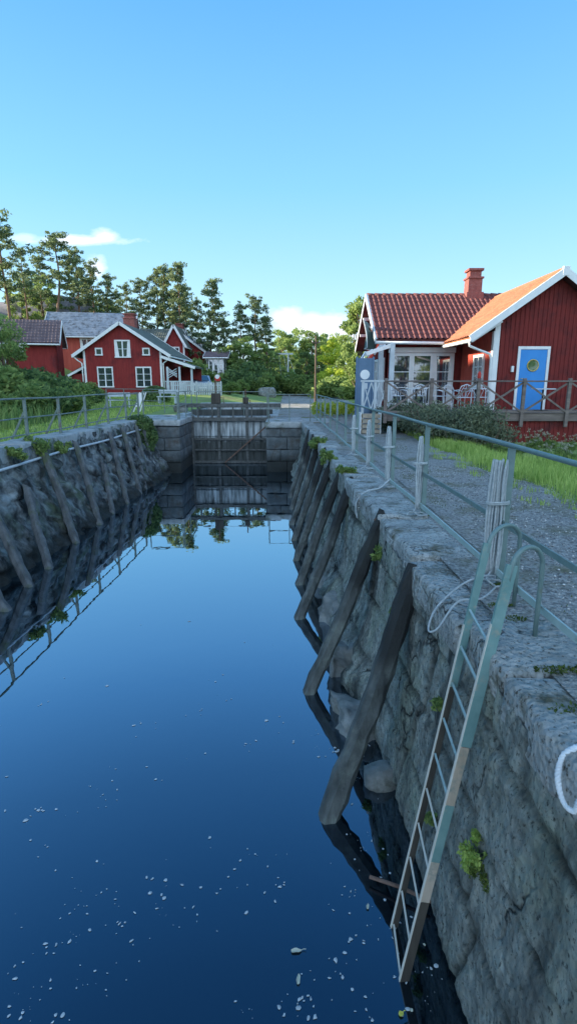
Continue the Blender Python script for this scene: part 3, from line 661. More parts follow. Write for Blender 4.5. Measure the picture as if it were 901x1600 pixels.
# ------------------------------------------------------------------ ropes
rope_lab = ['grey-white rope bundle hung on the railing post beside the ladder, the largest of all','white rope bundle on the second railing post from the camera','white rope bundle on the third railing post from the camera',
 'white rope bundle on the fourth railing post from the camera','thin white rope bundle on the fifth railing post, the farthest one with rope']
for i, y in enumerate(PR[:5]):
    c = Vector((railx(y)-.075, y-.01, 0)); t = thing('mooring_rope', rope_lab[i], 'rope', (c.x, c.y, .1), 0, 'ropes hung on the railing posts')
    mb = MB(); rr_ = random.Random(i)
    hs_ = (.90,.86,.84,.82,.8)[i]; w_ = .045 if i == 0 else .024
    for k in range(7 if i == 0 else 5):
        dx = (k-(3 if i == 0 else 2))*w_*.42; dy = rr_.uniform(-.025, .02)
        pts = []
        for s in range(20):
            a = 2*math.pi*s/20; z = hs_/2*(1+math.copysign(abs(math.sin(a))**.5, math.sin(a)))
            pts.append((dx+.018*math.cos(a)+.006*math.sin(z*9+k), dy+.02*math.cos(a), z*rr_.uniform(.985, 1.0)))
        pts.append(pts[0]); mb.tube(pts, .0095, 6, cap=False)
    mb.build('coil', M['rope'], t, smooth=True)
    hz_ = hs_*.62; pts = [(.085*math.cos(a), .045*math.sin(a), hz_+.012*a/6) for a in np.linspace(0, 4*math.pi, 26)]
    MB().tube(pts, .009, 6).build('wrap', M['rope'], t, smooth=True)
    fl = [Vector((0,0,.04)), Vector((-.06,-.06,-.02)), Vector((-.02,-.16,-.045)), Vector((.09,-.12,-.05)), Vector((.06,-.02,-.045)), Vector((-.09,.03,-.05)), Vector((-.14,-.1,-.05))]
    MB().tube(fl, .009, 6).build('tail', M['rope'], t, smooth=True)
def curve(pts, n=8):
    P = [Vector(p) for p in pts]; P = [P[0]]+P+[P[-1]]; out = []
    for i in range(1, len(P)-2):
        for k in range(n):
            t = k/n; a, b, c, d = P[i-1], P[i], P[i+1], P[i+2]
            out.append(.5*((2*b)+(c-a)*t+(2*a-5*b+4*c-d)*t*t+(3*b-a-3*c+d)*t**3))
    return out+[P[-2]]
pl = [(1.60,4.0,.10),(1.45,3.9,.13),(1.28,3.85,.07),(1.08,3.72,-.05),(1.00,3.60,-.16),(1.05,3.55,-.13),(1.2,3.62,0.04),(1.38,3.66,.05),(1.55,3.85,.06)]
tag(MB().tube(curve(pl), .0075, 8).build('rope_loop', M['rope'], smooth=True), 'loose white rope loop hanging over the quay edge left of the ladder', 'rope')
pl = [(1.53,8.1,.16),(1.35,7.9,.06),(1.12,7.75,.03),(.98,7.7,-.12),(1.0,7.7,-.35)]
tag(MB().tube(curve(pl), .012, 8).build('rope_loop', M['rope'], smooth=True), 'white rope end trailing over the quay edge near the third railing post', 'rope')
# thick three-strand rope at the lower right
path = curve([(1.64,1.85,.10),(1.46,2.02,.08),(1.23,2.06,.01),(1.175,2.05,-.10),(1.185,2.0,-.20),(1.20,1.93,-.19),(1.20,1.88,-.08),(1.32,1.75,.05),(1.6,1.5,.07)], 14)
mb = MB(); Lq = 0
for k in range(3):
    pts = []; Lq = 0
    for i, p in enumerate(path):
        if i: Lq += (p-path[i-1]).length
        tg = (path[min(i+1, len(path)-1)]-path[max(i-1, 0)]).normalized(); x = tg.cross(Vector((.3,.2,1))).normalized(); yv = tg.cross(x)
        a = Lq/.055*2*math.pi+k*2*math.pi/3; pts.append(p+(x*math.cos(a)+yv*math.sin(a))*.0075)
    mb.tube(pts, .0085, 6)
tag(mb.build('thick_rope', M['rope_thick'], smooth=True), 'thick twisted white rope looping over the nearest coping slab at the lower right', 'rope')

# ------------------------------------------------------------------ building helpers (local coordinates of the house)
def window(par, c, w, h, nrm, nx=2, ny=3, fr=.09, mframe='white', name='window', proud=.05, curtain=False):
    """c: centre on the wall face, nrm: outward normal in the horizontal plane"""
    nrm = Vector(nrm).normalized(); u = Vector((-nrm.y, nrm.x, 0)); c = Vector(c); z = Vector((0,0,1)); o = MB()
    def B(u0, u1, z0, z1, d0, d1):
        vs = [c+u*a+z*b+nrm*d for d in (d0, d1) for a, b in ((u0,z0),(u1,z0),(u1,z1),(u0,z1))]
        o.add(vs, [(0,1,2,3),(7,6,5,4),(0,4,5,1),(1,5,6,2),(2,6,7,3),(3,7,4,0)])
    W2, H2 = w/2, h/2
    B(-W2-fr, W2+fr, H2, H2+fr*1.1, -.02, proud); B(-W2-fr-.02, W2+fr+.02, -H2-fr, -H2, -.02, proud+.03)
    B(-W2-fr, -W2, -H2, H2, -.02, proud-.003); B(W2, W2+fr, -H2, H2, -.02, proud-.003)
    for i in range(1, nx): x = -W2+w*i/nx; t = .045 if (nx == 2 or i == nx//2) else .02; B(x-t, x+t, -H2, H2, -.0, proud-.015)
    for j in range(1, ny): q = -H2+h*j/ny; B(-W2, W2, q-.016, q+.016, .0, proud-.02)
    f = o.build(name, M[mframe], par)
    p = MB(); vs = [c+u*a+z*b+nrm*.008 for a, b in ((-W2,-H2),(W2,-H2),(W2,H2),(-W2,H2))]; vs += [v-nrm*.01 for v in vs]
    p.add(vs, [(0,1,2,3),(7,6,5,4),(0,4,5,1),(1,5,6,2),(2,6,7,3),(3,7,4,0)]); p.build('pane', M['glass'], f)
    if curtain:
        p = MB(); vs = [c+u*a+z*b+nrm*.012 for a, b in ((-W2,-H2),(-W2*.55,-H2),(-W2*.8,H2),(-W2,H2))]; p.add(vs, [(0,1,2,3)])
        vs = [c+u*a+z*b+nrm*.012 for a, b in ((W2,-H2),(W2,H2),(W2*.8,H2),(W2*.55,-H2))]; p.add(vs, [(0,1,2,3)]); p.build('curtain', M['white'], f)
    return f
def roof_plane(par, e0, e1, r1, r0, m, tw=.24, row=.36, h=.035, th=.10, tiled=True, name='roof'):
    """roof slope from the eave e0-e1 up to the ridge r0-r1, pantiles as real relief"""
    e0, e1, r1, r0 = map(Vector, (e0, e1, r1, r0)); W_ = (e1-e0).length; S = (r0-e0).length
    n = (e1-e0).cross(r0-e0).normalized(); 
    if n.z < 0: n = -n
    nu = max(2, int(W_/tw)*6) if tiled else 8; nr = max(1, int(S/row)); V = []; Fq = []
    vs_ = []
    for r in range(nr):
        for q in (0.0, .5, .97): vs_.append(((r+q)/nr, q))
    vs_.append((1.0, 1.0))
    for (v, q) in vs_:
        for i in range(nu+1):
            u = i/nu; p = (e0*(1-u)+e1*u)*(1-v)+(r0*(1-u)+r1*u)*v
            a = u*W_/tw*2*math.pi
            k = (h*(.5+.5*math.sin(a)+.18*math.sin(2*a)) if tiled else 0)+(.028 if tiled else .012)*(1-q)
            k += .02*mn.noise(Vector((u*W_*.9, v*S*.9, 3)))
            V.append(p+n*(k+th*.5))
    for j in range(len(vs_)-1):
        for i in range(nu): a = j*(nu+1)+i; Fq.append((a, a+1, a+nu+2, a+nu+1))
    o = MB(); o.add(V, Fq)
    q = [e0, e1, r1, r0]; o.add([p+n*th*.5 for p in q]+[p-n*th*.5 for p in q], [(7,6,5,4),(0,4,5,1),(1,5,6,2),(2,6,7,3),(3,7,4,0)])
    return o.build(name, m, par)
def boards(par, poly, x, axis, m, out, step=.16, name='wall'):
    """wall of vertical boards with cover battens: poly = (u, z) outline, top may be a gable; faces along `axis` at x"""
    o = MB(); t = .12
    if axis == 'y': o.prism(poly, x, x+t*(-out), 'y')
    else: o.prism(poly, x, x+t*(-out), 'x')
    us = [p[0] for p in poly]; u = min(us)+step/2
    def top(u):
        ts = []; n = len(poly)
        for i in range(n):
            (a, za), (b, zb) = poly[i], poly[(i+1) % n]
            if (a-u)*(b-u) <= 0 and abs(a-b) > 1e-6: ts.append(za+(zb-za)*(u-a)/(b-a))
        return (min(ts), max(ts)) if ts else (0, 0)
    while u < max(us)-step/4:
        z0, z1 = top(u); w_ = .022
        if axis == 'y': o.box(u-w_, u+w_, *sorted((x, x+.022*out)), z0, z1-.01)
        else: o.box(*sorted((x, x+.022*out)), u-w_, u+w_, z0, z1-.01)
        u += step
    return o.build(name, m, par)
def chimney(par, x, y, z0, z1, w, m='brick', name='chimney'):
    o = MB(); o.box(x-w/2, x+w/2, y-w/2, y+w/2, z0, z1-.42); o.box(x-w/2-.05, x+w/2+.05, y-w/2-.05, y+w/2+.05, z1-.42, z1-.34); o.box(x-w*.42, x+w*.42, y-w*.42, y+w*.42, z1-.34, z1-.1)
    o.box(x-w/2-.03, x+w/2+.03, y-w/2-.03, y+w/2+.03, z1-.1, z1)
    o.box(x-w/2-.07, x+w/2+.07, y-w/2-.07, y+w/2+.07, z0, z0+.35)
    return o.build(name, M[m], par, bevel=.012)
def gable_house(name, label, loc, rz, w, L, ze, zr, z0=0, ov=.45, mw='red', mr='slate', cat='house', wins=(), group=None, chim=None, tiled=False, mt='white', gov=.35):
    """gable faces local -y; eave height ze at the wall, ridge height zr"""
    t = thing(name, label, cat, loc, rz, group); h = w/2; sl_ = (zr-ze)/h
    poly = [(-h, z0), (h, z0), (h, ze), (0, zr), (-h, ze)]
    boards(t, poly, 0, 'y', M[mw], -1, .2); boards(t, poly, L, 'y', M[mw], 1, .4, 'back_wall')
    for sx in (-1, 1): boards(t, [(0, z0), (L, z0), (L, ze), (0, ze)], sx*h, 'x', M[mw], sx, .25, 'side_wall')
    ex = h+ov; zeo = ze-ov*sl_
    rf = roof_plane(t, (-ex, -gov, zeo+.06), (-ex, L+gov, zeo+.06), (0, L+gov, zr+.06), (0, -gov, zr+.06), M[mr], tiled=tiled)
    roof_plane(t, (ex, L+gov, zeo+.06), (ex, -gov, zeo+.06), (0, -gov, zr+.06), (0, L+gov, zr+.06), M[mr], tiled=tiled)
    for sx in (-1, 1):
        for yy_ in (-gov-.03, L+gov+.03):
            MB().bar((0, yy_, zr+.03), (sx*(ex+.02), yy_, zeo+.03), .04, .22, up=(0,0,1)).build('barge_board', M[mt], t)
        MB().box(*sorted((sx*(h-.12), sx*(h+.03))), -.045, -.003, z0, ze-.02).build('corner_board', M[mt], t)
        MB().tube([(sx*(ex+.03), -gov, zeo), (sx*(ex+.03), L+gov, zeo)], .06, 8).build('gutter', M[mt], t)
    MB().box(-h-.03, h+.03, -.035, L+.03, z0-.9, z0+.02).build('plinth', M['coping_far'], t)
    if chim: chimney(rf, chim[0], chim[1], zr-.5, chim[2], chim[3])
    for wi in wins: window(t, *wi[:3], wi[3], wi[4], wi[5], **(wi[6] if len(wi) > 6 else {}))
    return t

# ------------------------------------------------------------------ the café on the right
cf = thing('red_house', 'dark red wooden house with clay tile roofs, brick chimney and a bright blue door', 'house', (9.7, 19.4, -.3)); C0 = Vector(cf.location)
def c(x, y, z): return (x-C0.x, y-C0.y, z-C0.z)
def off(poly, ax): return [(a-(C0.x if ax == 'y' else C0.y), z-C0.z) for a, z in poly]
WX0, WX1, WP = 7.02, 10.98, 9.0; FZ = .68
sl_ = (5.02-3.38)/(WP-WX0)
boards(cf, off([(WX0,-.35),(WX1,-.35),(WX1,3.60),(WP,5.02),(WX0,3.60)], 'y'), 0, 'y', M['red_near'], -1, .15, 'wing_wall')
boards(cf, off([(19.45,-.35),(23,-.35),(23,3.3),(19.45,3.3)], 'x'), WX0-C0.x, 'x', M['red_bright'], -1, .15, 'wing_side_wall')  # brighter red than the front: sunlight put into the wall colour
boards(cf, off([(3.95,-.3),(7.02,-.3),(7.02,3.25),(3.95,3.25)], 'y'), 22.85-C0.y, 'y', M['red_near'], -1, .15, 'wall')
boards(cf, off([(22.85,-.3),(28.25,-.3),(28.25,3.3),(25.55,5.15),(22.85,3.3)], 'x'), 3.95-C0.x, 'x', M['red_near'], -1, .15, 'gable_wall')
boards(cf, off([(3.95,-.3),(13.2,-.3),(13.2,3.25),(3.95,3.25)], 'y'), 28.25-C0.y, 'y', M['red_near'], 1, .3, 'back_wall')
boards(cf, off([(22.85,-.3),(28.25,-.3),(28.25,3.3),(25.55,5.15),(22.85,3.3)], 'x'), 13.2-C0.x, 'x', M['red_near'], 1, .3, 'gable_wall')
# main roof
me_, mr_ = 22.25, 25.55
roof = roof_plane(cf, c(3.45, me_, 3.20), c(13.5, me_, 3.20), c(13.5, mr_, 5.30), c(3.45, mr_, 5.30), M['tile_red'], tw=.21, row=.33, h=.055)
roof_plane(cf, c(13.5, 28.85, 3.20), c(3.45, 28.85, 3.20), c(3.45, mr_, 5.30), c(13.5, mr_, 5.30), M['tile_red'], tw=.21, row=.33, h=.055)
ck = MB()
for i in range(30):
    x = 3.45+i*.34; ck.tube([c(x, mr_, 5.36), c(x+.36, mr_, 5.345)], [.10, .085], 8)
ck.build('ridge_tiles', M['tile_red'], roof, smooth=True)
chimney(roof, 8.10-C0.x, mr_-C0.y, 5.1-C0.z, 6.42-C0.z, .60)
# wing roof
wy0 = 19.0
r2 = roof_plane(cf, c(6.10, 25.4, 3.04), c(6.10, wy0, 3.04), c(WP, wy0, 5.12), c(WP, 25.4, 5.12), M['tile_sunlit'], tw=.21, row=.33, h=.055, name='wing_roof')
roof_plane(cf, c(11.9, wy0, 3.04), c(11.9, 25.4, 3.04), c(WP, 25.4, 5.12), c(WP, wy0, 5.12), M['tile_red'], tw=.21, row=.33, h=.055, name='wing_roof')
ck = MB()
for i in range(19): yq = 19.0+i*.34; ck.tube([c(WP, yq, 5.19), c(WP, yq+.36, 5.175)], [.085, .10], 8)
ck.build('ridge_tiles', M['tile_sunlit'], r2, smooth=True)
for sx, ex in ((-1, 6.06), (1, 11.94)):
    MB().bar(c(WP, wy0-.03, 5.12), c(ex, wy0-.03, 3.02), .035, .22).build('barge_board', M['white'], cf, bevel=.004)
    MB().bar(c(WP, wy0-.0, 5.24), c(ex, wy0-.0, 3.14), .10, .03).build('barge_cap', M['white'], cf)
MB().box(*[c(WX0-.02,0,0)[0], c(WX0+.15,0,0)[0]], -.05, -.026, c(0,0,-.3)[2], c(0,0,3.55)[2]).build('corner_board', M['white'], cf)
MB().box(*[c(WX0-.05,0,0)[0], c(WX0-.026,0,0)[0]], -.05, .14, c(0,0,-.3)[2], c(0,0,3.3)[2]).build('corner_board', M['white'], cf)
for yy_, zz in ((me_, 0),):
    for a, b in ((me_-.02, 0), (28.9, 1)):
        MB().bar(c(3.40, mr_, 5.32), c(3.40, a, 3.17), .035, .22).build('barge_board', M['bluewhite'], cf)
        MB().bar(c(3.43, mr_, 5.42), c(3.43, a, 3.27), .10, .03).build('barge_cap', M['bluewhite'], cf)
# gutters and pipes
MB().tube([c(3.4, me_-.05, 3.13), c(6.2, me_-.05, 3.10)], .06, 8).build('gutter', M['white'], cf, smooth=True)
MB().tube([c(6.06, 22.3, 2.98), c(6.06, 18.95, 2.96)], .06, 8).build('gutter', M['white'], cf, smooth=True)
MB().tube([c(6.06, 19.05, 2.95), c(6.06, 19.05, 2.80), c(6.4, 19.15, 2.68), c(6.85, 19.3, 2.55), c(6.92, 19.33, 2.4), c(6.92, 19.33, .3)], .04, 8).build('downpipe', M['white'], cf, smooth=True)
mb = MB()
for y in np.arange(19.1, 22.2, .6): mb.bar(c(6.14, y, 2.95), c(7.1, y, 3.60), .06, .10)
for y in (22.6, 23.6, 24.6, 25.5, 26.5, 27.5): 
    zz = 5.15-abs(y-25.55)*.64; mb.box(*[c(3.45,0,0)[0], c(4.0,0,0)[0]], y-.06-C0.y, y+.06-C0.y, zz-.14-C0.z, zz-.02-C0.z)
mb.build('rafter_ends', M['white'], cf)
MB().box(WP-.11-C0.x, WP+.11-C0.x, wy0-.06-C0.y, wy0+.02-C0.y, 4.98-C0.z, 5.27-C0.z).build('ridge_cap_board', M['white'], cf, bevel=.01)
# blue door
dx = 8.38
mb = MB(); a = dx-C0.x
for (x0, x1, z0, z1) in ((-.55,-.46,FZ,2.70),(.46,.55,FZ,2.70),(-.55,.55,2.70,2.80)): mb.box(a+x0, a+x1, -.07, -.026, z0-C0.z, z1-C0.z)
mb.build('door_frame', M['white'], cf, bevel=.004)
dr = MB().box(a-.455, a+.455, -.05, .0, FZ-C0.z, 2.695-C0.z).build('door', M['blue_door'], cf, bevel=.004)
cz = 2.17-C0.z
MB().tube([(a+.19*math.cos(t), -.055, cz+.19*math.sin(t)) for t in np.linspace(0, 2*math.pi, 25)], .022, 6, cap=False).build('porthole_ring', M['brass'], dr, smooth=True)
MB().add([(a, -.056, cz)]+[(a+.18*math.cos(t), -.056, cz+.18*math.sin(t)) for t in np.linspace(0, 2*math.pi, 24, endpoint=False)], [(0, 1+i, 1+(i+1) % 24) for i in range(24)]).build('porthole_glass', M['green_glass'], dr)
MB().tube([(a-.38, -.05, 1.05+FZ-C0.z), (a-.38, -.11, 1.05+FZ-C0.z), (a-.27, -.11, 1.05+FZ-C0.z)], .012, 6).build('handle', M['brass'], dr)
for q, zq in ((-.30,.18),(.30,.18)):
    pass
MB().box(a-.74, a-.66, -.12, -.02, 1.95+.0-C0.z, 2.15-C0.z).build('wall_lamp', M['white'], cf, bevel=.01)
# triple glazed front of the main part
for k, xq in enumerate((4.55, 5.40, 6.25)):
    window(cf, c(xq, 22.82, 1.72), .66, 1.86, (0,-1,0), 1, 3, fr=.10, curtain=(k == 2))
MB().box(c(4.02,0,0)[0], c(6.72,0,0)[0], 22.78-C0.y, 22.835-C0.y, 2.78-C0.z, 2.98-C0.z).build('window_header', M['white'], cf)
MB().box(c(4.02,0,0)[0], c(6.72,0,0)[0], 22.76-C0.y, 22.835-C0.y, .62-C0.z, .66-C0.z).build('window_sill', M['white'], cf)
window(cf, c(WX0-.02, 20.75, 2.0), .9, 1.0, (-1,0,0), 2, 3, fr=.09)
for yq in (23.6, 25.2, 26.8): window(cf, c(3.93, yq, 1.9), .9, 1.2, (-1,0,0), 2, 3)
# corner posts of the porch
for xq, yq in ((3.62, 22.2), (3.95, 21.6)):
    MB().box(xq-.09-C0.x, xq+.09-C0.x, yq-.09-C0.y, yq+.09-C0.y, .0-C0.z, 3.05-C0.z).build('porch_post', M['bluewhite'], cf, bevel=.01)
MB().bar(c(2.9, 21.3, 2.65), c(3.95, 21.6, 3.0), .10, .14).build('bracket', M['white'], cf)
for q in range(4): MB().bar(c(2.75+q*.25, 21.35+.05*q, 2.48+.09*q), c(3.0+q*.25, 22.1, 2.75+.09*q), .05, .08).build('rafter_end', M['white'], cf)

# slate-blue sign board with a round window
p = at(569, 600, 20.2)
sb = thing('sign_board', 'slate-blue upright board with a white round disc, standing at the left corner of the red house with the blue door', 'board', (p.x, 20.2, 0))
MB().box(-.26, .26, -.03, .03, .05, 2.45).build('panel', M['blue_board'], sb, bevel=.01)
MB().box(-.33, -.26, -.05, .05, 0, 2.5).build('post', M['blue_board'], sb, bevel=.01); MB().box(.26, .33, -.05, .05, 0, 2.5).build('post', M['blue_board'], sb, bevel=.01)
MB().tube([(-.0, -.05, 1.88), (-.0, -.031, 1.88)], .17, 24).build('disc', M['white'], sb)
MB().box(-.10, .10, -.045, -.031, 1.38, 1.58).build('notice', M['bluewhite'], sb)
sb['label'] = 'slate-blue upright board with a white round disc, at the left end of the café terrace'

# flag on a slanting pole
fg = thing('flag', 'drooping dark green flag with a pale border on a slanting pole under the tiled gable', 'flag', (3.90, 23.9, 3.3))
MB().tube([(0,0,0), (-.95,-1.2,.75)], .022, 8).build('pole', M['white'], fg)
V = []; Fq = []
for i in range(9):
    for j in range(9):
        s, t = i/8, j/8; bx_ = Vector((-.95,-1.2,.75))*(.98-.62*s*(1-.25*t))
        V.append(bx_+Vector((.12*math.sin(s*7+t*2)+.06*t, .05*math.sin(s*5), -t*(1.05-.25*s)-.02)))
for i in range(8):
    for j in range(8): a = i*9+j; Fq.append((a, a+1, a+10, a+9))
o = MB().add(V, Fq).build('cloth', M['flag'], fg, smooth=True); sd = o.modifiers.new('thickness', 'SOLIDIFY'); sd.thickness = .006
edge_pts = [V[i*9+8]+Vector((0,-.004,0)) for i in range(9)]
MB().tube(edge_pts, .022, 6).build('border', M['bluewhite'], fg)
MB().tube([V[j]+Vector((0,-.004,0)) for j in range(9)], .02, 6).build('border', M['bluewhite'], fg)

# deck with its railing
dk = thing('terrace', 'raised grey wooden terrace with a cross-braced rail in front of the blue door', 'terrace', (7, 17, 0)); K0 = Vector(dk.location)
o = MB(); x = 2.95
for k in range(34):
    y0 = 17.0+k*.145
    o.box(2.95-7, 14.5-7, y0-17, y0+.137-17, FZ-.04, FZ)
    if y0 > 22.6: break
o.build('floor_boards', M['deck_wood'], dk)
MB().box(2.95-7, 14.5-7, -.04, -.005, FZ-.24, FZ-.005).build('fascia', M['deck_wood'], dk)
MB().box(5.6-7, 14.5-7, .05, .09, -.4, FZ-.20).build('skirting', M['red_near'], dk)
mb = MB()
for xq in np.arange(5.7, 14.4, .15): mb.box(xq-7-.02, xq-7+.02, .03, .05, -.4, FZ-.245)
mb.build('skirting_battens', M['red_near'], dk)
xp = [2.95, 4.33, 5.75, 7.13, 8.5, 9.9, 11.3, 12.7]
for i, xq in enumerate(xp):
    MB().box(xq-.05-7, xq+.05-7, -.13, -.045, FZ-.42 if xq > 5 else FZ-.3, FZ+1.04).build('post', M['deck_wood'], dk, bevel=.006)
MB().box(2.9-7, 13-7, -.15, -.02, FZ+.93, FZ+.975).build('handrail', M['deck_wood'], dk, bevel=.006)
for a, b in zip(xp[:-1], xp[1:]):
    MB().bar((a+.05-7, -.075, FZ+.05), (b-.05-7, -.075, FZ+.90), .035, .055).build('cross_brace', M['deck_wood'], dk)
    MB().bar((a+.05-7, -.11, FZ+.90), (b-.05-7, -.11, FZ+.05), .03, .05).build('cross_brace', M['deck_wood'], dk)
MB().box(2.9-7, 13-7, -.10, -.06, FZ+.02, FZ+.07).build('bottom_rail', M['deck_wood'], dk)
# white lattice fence at the left end
lf_ = thing('lattice_fence', 'pale blue-white cross-lattice fence at the left end of the café terrace', 'fence', (2.95, 19, 0)); 
for xq in (-.42, .0, .42): MB().box(xq-.045, xq+.045, -.045, .045, 0, 1.62).build('post', M['bluewhite'], lf_, bevel=.006)
MB().box(-.5, .5, -.06, .06, 1.62, 1.68).build('handrail', M['bluewhite'], lf_)
mb = MB()
for k in range(3):
    a = -.40+k*.27; mb.bar((a, -.02, .72), (a+.26, -.02, 1.6), .03, .04); mb.bar((a+.26, .012, .72), (a, .012, 1.6), .03, .04)
mb.build('lattice', M['bluewhite'], lf_)
p = at(577, 660, 17.6)
cr = thing('wooden_crate', 'pale open wooden crate on the path below the lattice fence', 'crate', (p.x, 17.6, 0.01))
mb = MB()
for k in range(4): mb.box(-.30, .30, -.25, -.23, .02+k*.16, .13+k*.16); mb.box(-.30, .30, .23, .25, .02+k*.16, .13+k*.16)
mb.box(-.3, -.27, -.25, .25, .02, .6).build('slats', M['bare_wood'], cr)
for sx in (-1,1): MB().box(*sorted((sx*.30, sx*.33)), -.25, .25, 0, .66).build('side_panel', M['white'], cr)

# café chairs and tables
def chair(label, loc, rz, first=[None]):
    if first[0] is None:
        t = thing('garden_chair', label, 'chair', loc, rz, 'white metal chairs on the café terrace'); m = M['white_metal']
        MB().tube([(-.21,.2,.0),(-.22,.2,.45),(-.22,.23,.66),(-.16,.26,.80),(0,.28,.86),(.16,.26,.80),(.22,.23,.66),(.22,.2,.45),(.21,.2,0)], .016, 6).build('back_frame', m, t, smooth=True)
        for x in (-.1, 0, .1): MB().tube([(x*.6,.20,.45),(x*1.5,.26,.66),(x*.5,.27,.84)], .010, 5).build('back_loop', m, t)
        MB().box(-.21, .21, -.2, .22, .435, .46).build('seat', m, t, bevel=.008)
        for x in (-.2, .2): MB().tube([(x,-.18,.45),(x*1.1,-.22,0)], .015, 6).build('leg', m, t)
        for x in (-.22, .22): MB().tube([(x,.22,.64),(x*1.12,.0,.66),(x*1.1,-.17,.62),(x,-.18,.45)], .013, 6).build('armrest', m, t, smooth=True)
        first[0] = t; return t
    return dup(first[0], loc, rz, label)
ch = [('white metal chair right of the blue door', 10.2, 17.75, -.5), ('white metal chair nearest the corner board, left of the downpipe', 6.25, 18.2, 2.6), ('white metal chair before the dark wall between window front and wing', 5.95, 20.2, .4),
      ('white metal chair under the rightmost pane of the window front', 5.35, 19.9, 1.2), ('white metal chair in the middle of the window front', 4.75, 20.3, -.4), ('white metal chair nearest the white porch posts', 4.1, 20.6, .8), ('white metal chair facing away behind the cross brace left of the wing corner', 5.6, 18.0, 3.3)]
for l, x, y, r in ch: chair(l, (x, y, FZ), r)
def table(label, x, y, first=[None]):
    if first[0] is None:
        t = thing('garden_table', label, 'table', (x, y, FZ), 0, 'café tables on the terrace')
        MB().tube([(0,0,.70),(0,0,.73)], .38, 24).build('table_top', M['white_metal'], t); MB().tube([(0,0,.02),(0,0,.70)], .028, 8).build('leg', M['dark_wood'], t)
        MB().tube([(0,0,0),(0,0,.03)], .22, 16).build('base', M['dark_wood'], t); first[0] = t; return t
    return dup(first[0], (x, y, FZ), 0, label)
for l, x, y in (('round white café table beside the corner of the wing', 6.35, 18.95), ('round white café table in front of the window front', 4.5, 19.6), ('round white café table in front of the blue door', 8.3, 18.2)): table(l, x, y)
# red lantern on the terrace rail post
ln = thing('lantern', 'small red lantern on the terrace rail beside the lit wing wall', 'lantern', (5.75, 16.93, FZ+1.04))
MB().tube([(0,0,0),(0,0,.03),(0,0,.14),(0,0,.2)], [.05,.06,.055,.02], 8).build('housing', M['red_paint'], ln); MB().tube([(-.04,0,.19),(0,0,.26),(.04,0,.19)], .006, 5).build('handle', M['rust'], ln)
# plant pot at the house end
def pot(x, y, z, s, label):
    t = thing('potted_plant', label, 'plant', (x, y, z))
    MB().tube([(0,0,0),(0,0,.3*s),(0,0,.32*s)], [.12*s,.18*s,.19*s], 12).build('pot', M['brick'], t)
    leaf_cloud('foliage', M['leaves_dark'], [((0,0,.5*s),(.28*s,.28*s,.26*s),260)], .05, t)
    return t

# ------------------------------------------------------------------ vegetation
def leaf_arrays(cl, size, rg, flat=0.0, shell=.35):
    """small quads scattered in ellipsoids; cl = [(centre, radii, count)]"""
    P = []; 
    for cc, rr_, n in cl:
        d = rg.normal(size=(n, 3)); d /= np.linalg.norm(d, axis=1)[:, None]
        r = (shell+(1-shell)*rg.random(n)**.6)[:, None]
        P.append(np.array(cc)+d*r*np.array(rr_))
    P = np.concatenate(P); n = len(P)
    a = rg.normal(size=(n, 3)); a[:, 2] *= (1-flat*.7); a /= np.linalg.norm(a, axis=1)[:, None]
    b = rg.normal(size=(n, 3)); b -= (b*a).sum(1)[:, None]*a; b /= np.linalg.norm(b, axis=1)[:, None]
    s = size*(.6+.8*rg.random(n))[:, None]
    V = np.stack([P-a*s, P+b*s*.45, P+a*s, P-b*s*.45], 1).reshape(-1, 3)
    Fq = np.arange(n*4).reshape(-1, 4); return V, Fq
def leaf_cloud(name, m, cl, size, parent=None, seed=1, flat=0, shell=.35):
    V, Fq = leaf_arrays(cl, size, np.random.default_rng(seed), flat, shell); return raw(name, V, Fq, m, parent)
def limb(mb, a, b, r0, r1, seed, n=6, wob=.12, k=6):
    a, b = Vector(a), Vector(b); L_ = (b-a).length; pts = []
    for i in range(n+1):
        s = i/n; p = a.lerp(b, s); w_ = math.sin(math.pi*s)*wob*L_
        pts.append(p+Vector((mn.noise(Vector((seed, s*2, 0))), mn.noise(Vector((seed, s*2, 5))), .4*mn.noise(Vector((seed, s*2, 9)))))*w_)
    mb.tube(pts, [r0+(r1-r0)*i/n for i in range(n+1)], k); return pts
